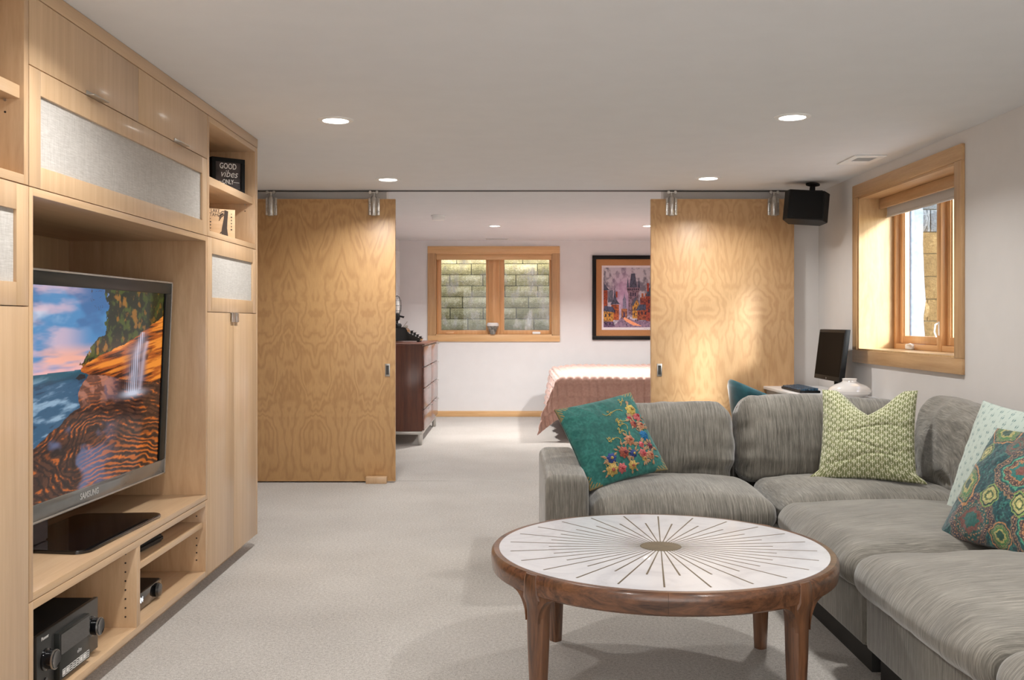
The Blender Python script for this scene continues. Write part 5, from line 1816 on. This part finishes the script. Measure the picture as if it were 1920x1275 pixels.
# ------------------------------------------------------------------ framed picture
def paint_town(U, V):
    """old town street at dusk: slate spires, brick gables, glowing road"""
    n1 = fbm(U * 14, V * 14, None, 4)
    img = np.zeros(U.shape + (3,)) + rgb(150, 146, 158)
    img = blend(img, smooth(0.46, 0.6, n1), rgb(196, 190, 200))
    img = blend(img, smooth(0.46, 0.36, n1) * 0.8, rgb(104, 102, 116))
    glow = np.exp(-(((U - 0.42) / 0.22) ** 2 + ((V - 0.55) / 0.35) ** 2))
    img = blend(img, glow * 0.8, rgb(204, 166, 204))
    def P(pts, col, tex=0.25, tone=(40, 30, 40)):
        nonlocal img
        mk = inside(U, V, pts)
        cc = np.zeros_like(img) + rgb(*col)
        cc = blend(cc, smooth(0.45, 0.65, fbm(U * 40 + pts[0][0] * 9, V * 50, None, 3)) * tex * 2, rgb(*tone))
        img = blend(img, mk, cc)
    slate, slate2, brick, ochre, dusk = (84, 88, 108), (112, 116, 134), (168, 78, 52), (202, 146, 66), (110, 84, 116)
    # far clock spire
    P([(0.40, 0.30), (0.40, 0.47), (0.42, 0.50), (0.435, 0.58), (0.45, 0.50), (0.47, 0.47), (0.47, 0.30)], (134, 130, 156), 0.15)
    # great gate tower
    P([(0.515, 0.20), (0.515, 0.56), (0.485, 0.62), (0.485, 0.665), (0.755, 0.665), (0.755, 0.62), (0.72, 0.56), (0.72, 0.20)], (142, 116, 132), 0.3)
    P([(0.535, 0.665), (0.575, 0.90), (0.655, 0.90), (0.695, 0.665)], slate, 0.25)
    for x in (0.505, 0.735):
        P([(x - 0.025, 0.665), (x, 0.84), (x + 0.025, 0.665)], slate, 0.2)
    for k in range(6):
        P([(0.50 + k * 0.042, 0.62), (0.50 + k * 0.042, 0.65), (0.525 + k * 0.042, 0.65), (0.525 + k * 0.042, 0.62)], (60, 50, 70), 0)
    for k in range(3):
        P([(0.555 + k * 0.045, 0.52), (0.555 + k * 0.045, 0.58), (0.58 + k * 0.045, 0.58), (0.58 + k * 0.045, 0.52)], (52, 44, 70), 0)
    # arch
    P([(0.37, 0.14), (0.37, 0.31), (0.49, 0.31), (0.49, 0.14)], (176, 112, 74), 0.3)
    P([(0.41, 0.14), (0.41, 0.24), (0.43, 0.27), (0.45, 0.24), (0.45, 0.14)], (80, 62, 90), 0)
    # left side
    P([(0.0, 0.25), (0.0, 0.66), (0.08, 0.62), (0.08, 0.30)], brick, 0.3)
    P([(0.0, 0.62), (0.0, 0.77), (0.03, 0.72), (0.12, 0.62)], slate, 0.2)
    P([(0.09, 0.42), (0.13, 0.62), (0.20, 0.62), (0.20, 0.42)], slate2, 0.2)
    P([(0.255, 0.50), (0.255, 0.60), (0.29, 0.60), (0.29, 0.50)], brick, 0.2)
    P([(0.16, 0.12), (0.16, 0.38), (0.32, 0.38), (0.32, 0.12)], (178, 92, 52), 0.3)
    P([(0.14, 0.38), (0.20, 0.46), (0.225, 0.60), (0.235, 0.72), (0.245, 0.60), (0.27, 0.46), (0.34, 0.39)], slate, 0.25)
    P([(0.0, 0.0), (0.0, 0.27), (0.21, 0.25), (0.20, 0.0)], ochre, 0.35)
    P([(0.0, 0.27), (0.02, 0.36), (0.20, 0.34), (0.24, 0.25)], (78, 84, 112), 0.3)
    P([(0.0, 0.0), (0.0, 0.1), (0.20, 0.1), (0.24, 0.0)], dusk, 0.4)
    # right side
    P([(0.60, 0.15), (0.60, 0.36), (0.68, 0.48), (0.76, 0.36), (0.76, 0.15)], ochre, 0.3)
    P([(0.57, 0.38), (0.66, 0.51), (0.70, 0.48), (0.62, 0.36)], slate, 0.2)
    P([(0.70, 0.12), (0.70, 0.30), (0.92, 0.30), (0.92, 0.12)], (158, 84, 58), 0.3)
    P([(0.66, 0.28), (0.74, 0.38), (0.92, 0.40), (0.90, 0.29)], (76, 84, 108), 0.3)
    P([(0.76, 0.38), (0.76, 0.50), (0.90, 0.50), (0.90, 0.38)], (150, 74, 62), 0.3)
    for x in (0.79, 0.86):
        P([(x, 0.48), (x, 0.57), (x + 0.04, 0.57), (x + 0.04, 0.48)], (190, 110, 78), 0.2)
    P([(0.88, 0.05), (0.88, 0.54), (1.0, 0.54), (1.0, 0.05)], (156, 70, 52), 0.3)
    P([(0.87, 0.52), (0.93, 0.64), (1.0, 0.72), (1.0, 0.52)], slate, 0.2)
    P([(0.90, 0.60), (0.90, 0.74), (0.945, 0.74), (0.945, 0.60)], (180, 74, 54), 0.2)
    # windows
    for x, y, w, h in ((0.03, 0.17, 0.03, 0.05), (0.11, 0.18, 0.03, 0.05), (0.03, 0.04, 0.03, 0.04), (0.12, 0.04, 0.03, 0.04), (0.22, 0.25, 0.025, 0.05), (0.72, 0.21, 0.025, 0.05), (0.79, 0.21, 0.025, 0.05), (0.86, 0.21, 0.025, 0.05), (0.64, 0.28, 0.025, 0.05), (0.67, 0.38, 0.02, 0.04), (0.63, 0.19, 0.02, 0.05), (0.93, 0.40, 0.025, 0.06), (0.93, 0.25, 0.025, 0.06)):
        P([(x, y), (x, y + h), (x + w, y + h), (x + w, y)], (44, 36, 56), 0)
    # road
    P([(0.20, 0.0), (0.36, 0.16), (0.50, 0.16), (0.62, 0.12), (1.0, 0.10), (1.0, 0.0)], (150, 124, 146), 0.35, (96, 80, 110))
    P([(0.40, 0.16), (0.44, 0.17), (0.62, 0.09), (0.80, 0.02), (0.62, 0.03), (0.46, 0.10)], (240, 158, 116), 0.2, (250, 190, 150))
    for x, y in ((0.44, 0.08), (0.36, 0.14), (0.40, 0.15), (0.52, 0.14), (0.66, 0.10), (0.70, 0.10), (0.47, 0.03)):
        P([(x, y), (x, y + 0.035), (x + 0.016, y + 0.035), (x + 0.016, y)], (50, 40, 56), 0)
    return np.clip(img, 0, 1)
yw = YB - 0.003
o = thing('framed_picture', 'black framed town picture with brown mat on the far bedroom wall', 'picture', (1.58, YB - 0.02, 1.05))
fx0, fx1, fz0, fz1 = 1.097, 2.062, 1.052, 2.204
f = MB()
fw = 0.052
f.box(fx0, fx1, YB - 0.035, yw, fz0, fz0 + fw, 0.006).box(fx0, fx1, YB - 0.035, yw, fz1 - fw, fz1, 0.006)
f.box(fx0, fx0 + fw, YB - 0.035, yw, fz0 + fw, fz1 - fw, 0.006).box(fx1 - fw, fx1, YB - 0.035, yw, fz0 + fw, fz1 - fw, 0.006)
f.build('frame', M['black'], o)
MB().box(fx0 + 0.04, fx1 - 0.04, YB - 0.016, YB - 0.006, fz0 + 0.04, fz1 - 0.04).build('mat_board', M['mat_board'], o)
MB().box(1.226, 1.932, YB - 0.018, YB - 0.0155, 1.187, 2.066).build('paper', M['paper'], o)
nu, nv = 240, 260
U, V = np.meshgrid(np.linspace(0, 1, nu), np.linspace(0, 1, nv), indexing='ij')
x = 1.250 + 0.658 * U; z = 1.222 + 0.816 * V
np_mesh('print', np.stack([x - 1.58, 0 * x + 0.0012, z - 1.05], -1).reshape(-1, 3), grid_faces(nu, nv), M['print_flat'], o, paint_town(U, V).reshape(-1, 3), smooth=False)
sg = MB()
sg.tube([(1.80 + 0.0085 * k, YB - 0.0184, 1.202 + 0.006 * math.sin(k * 1.9) + 0.003 * math.sin(k * 0.7)) for k in range(14)], 0.0012, 4)
sg.build('signature', M['text_dark'], o)
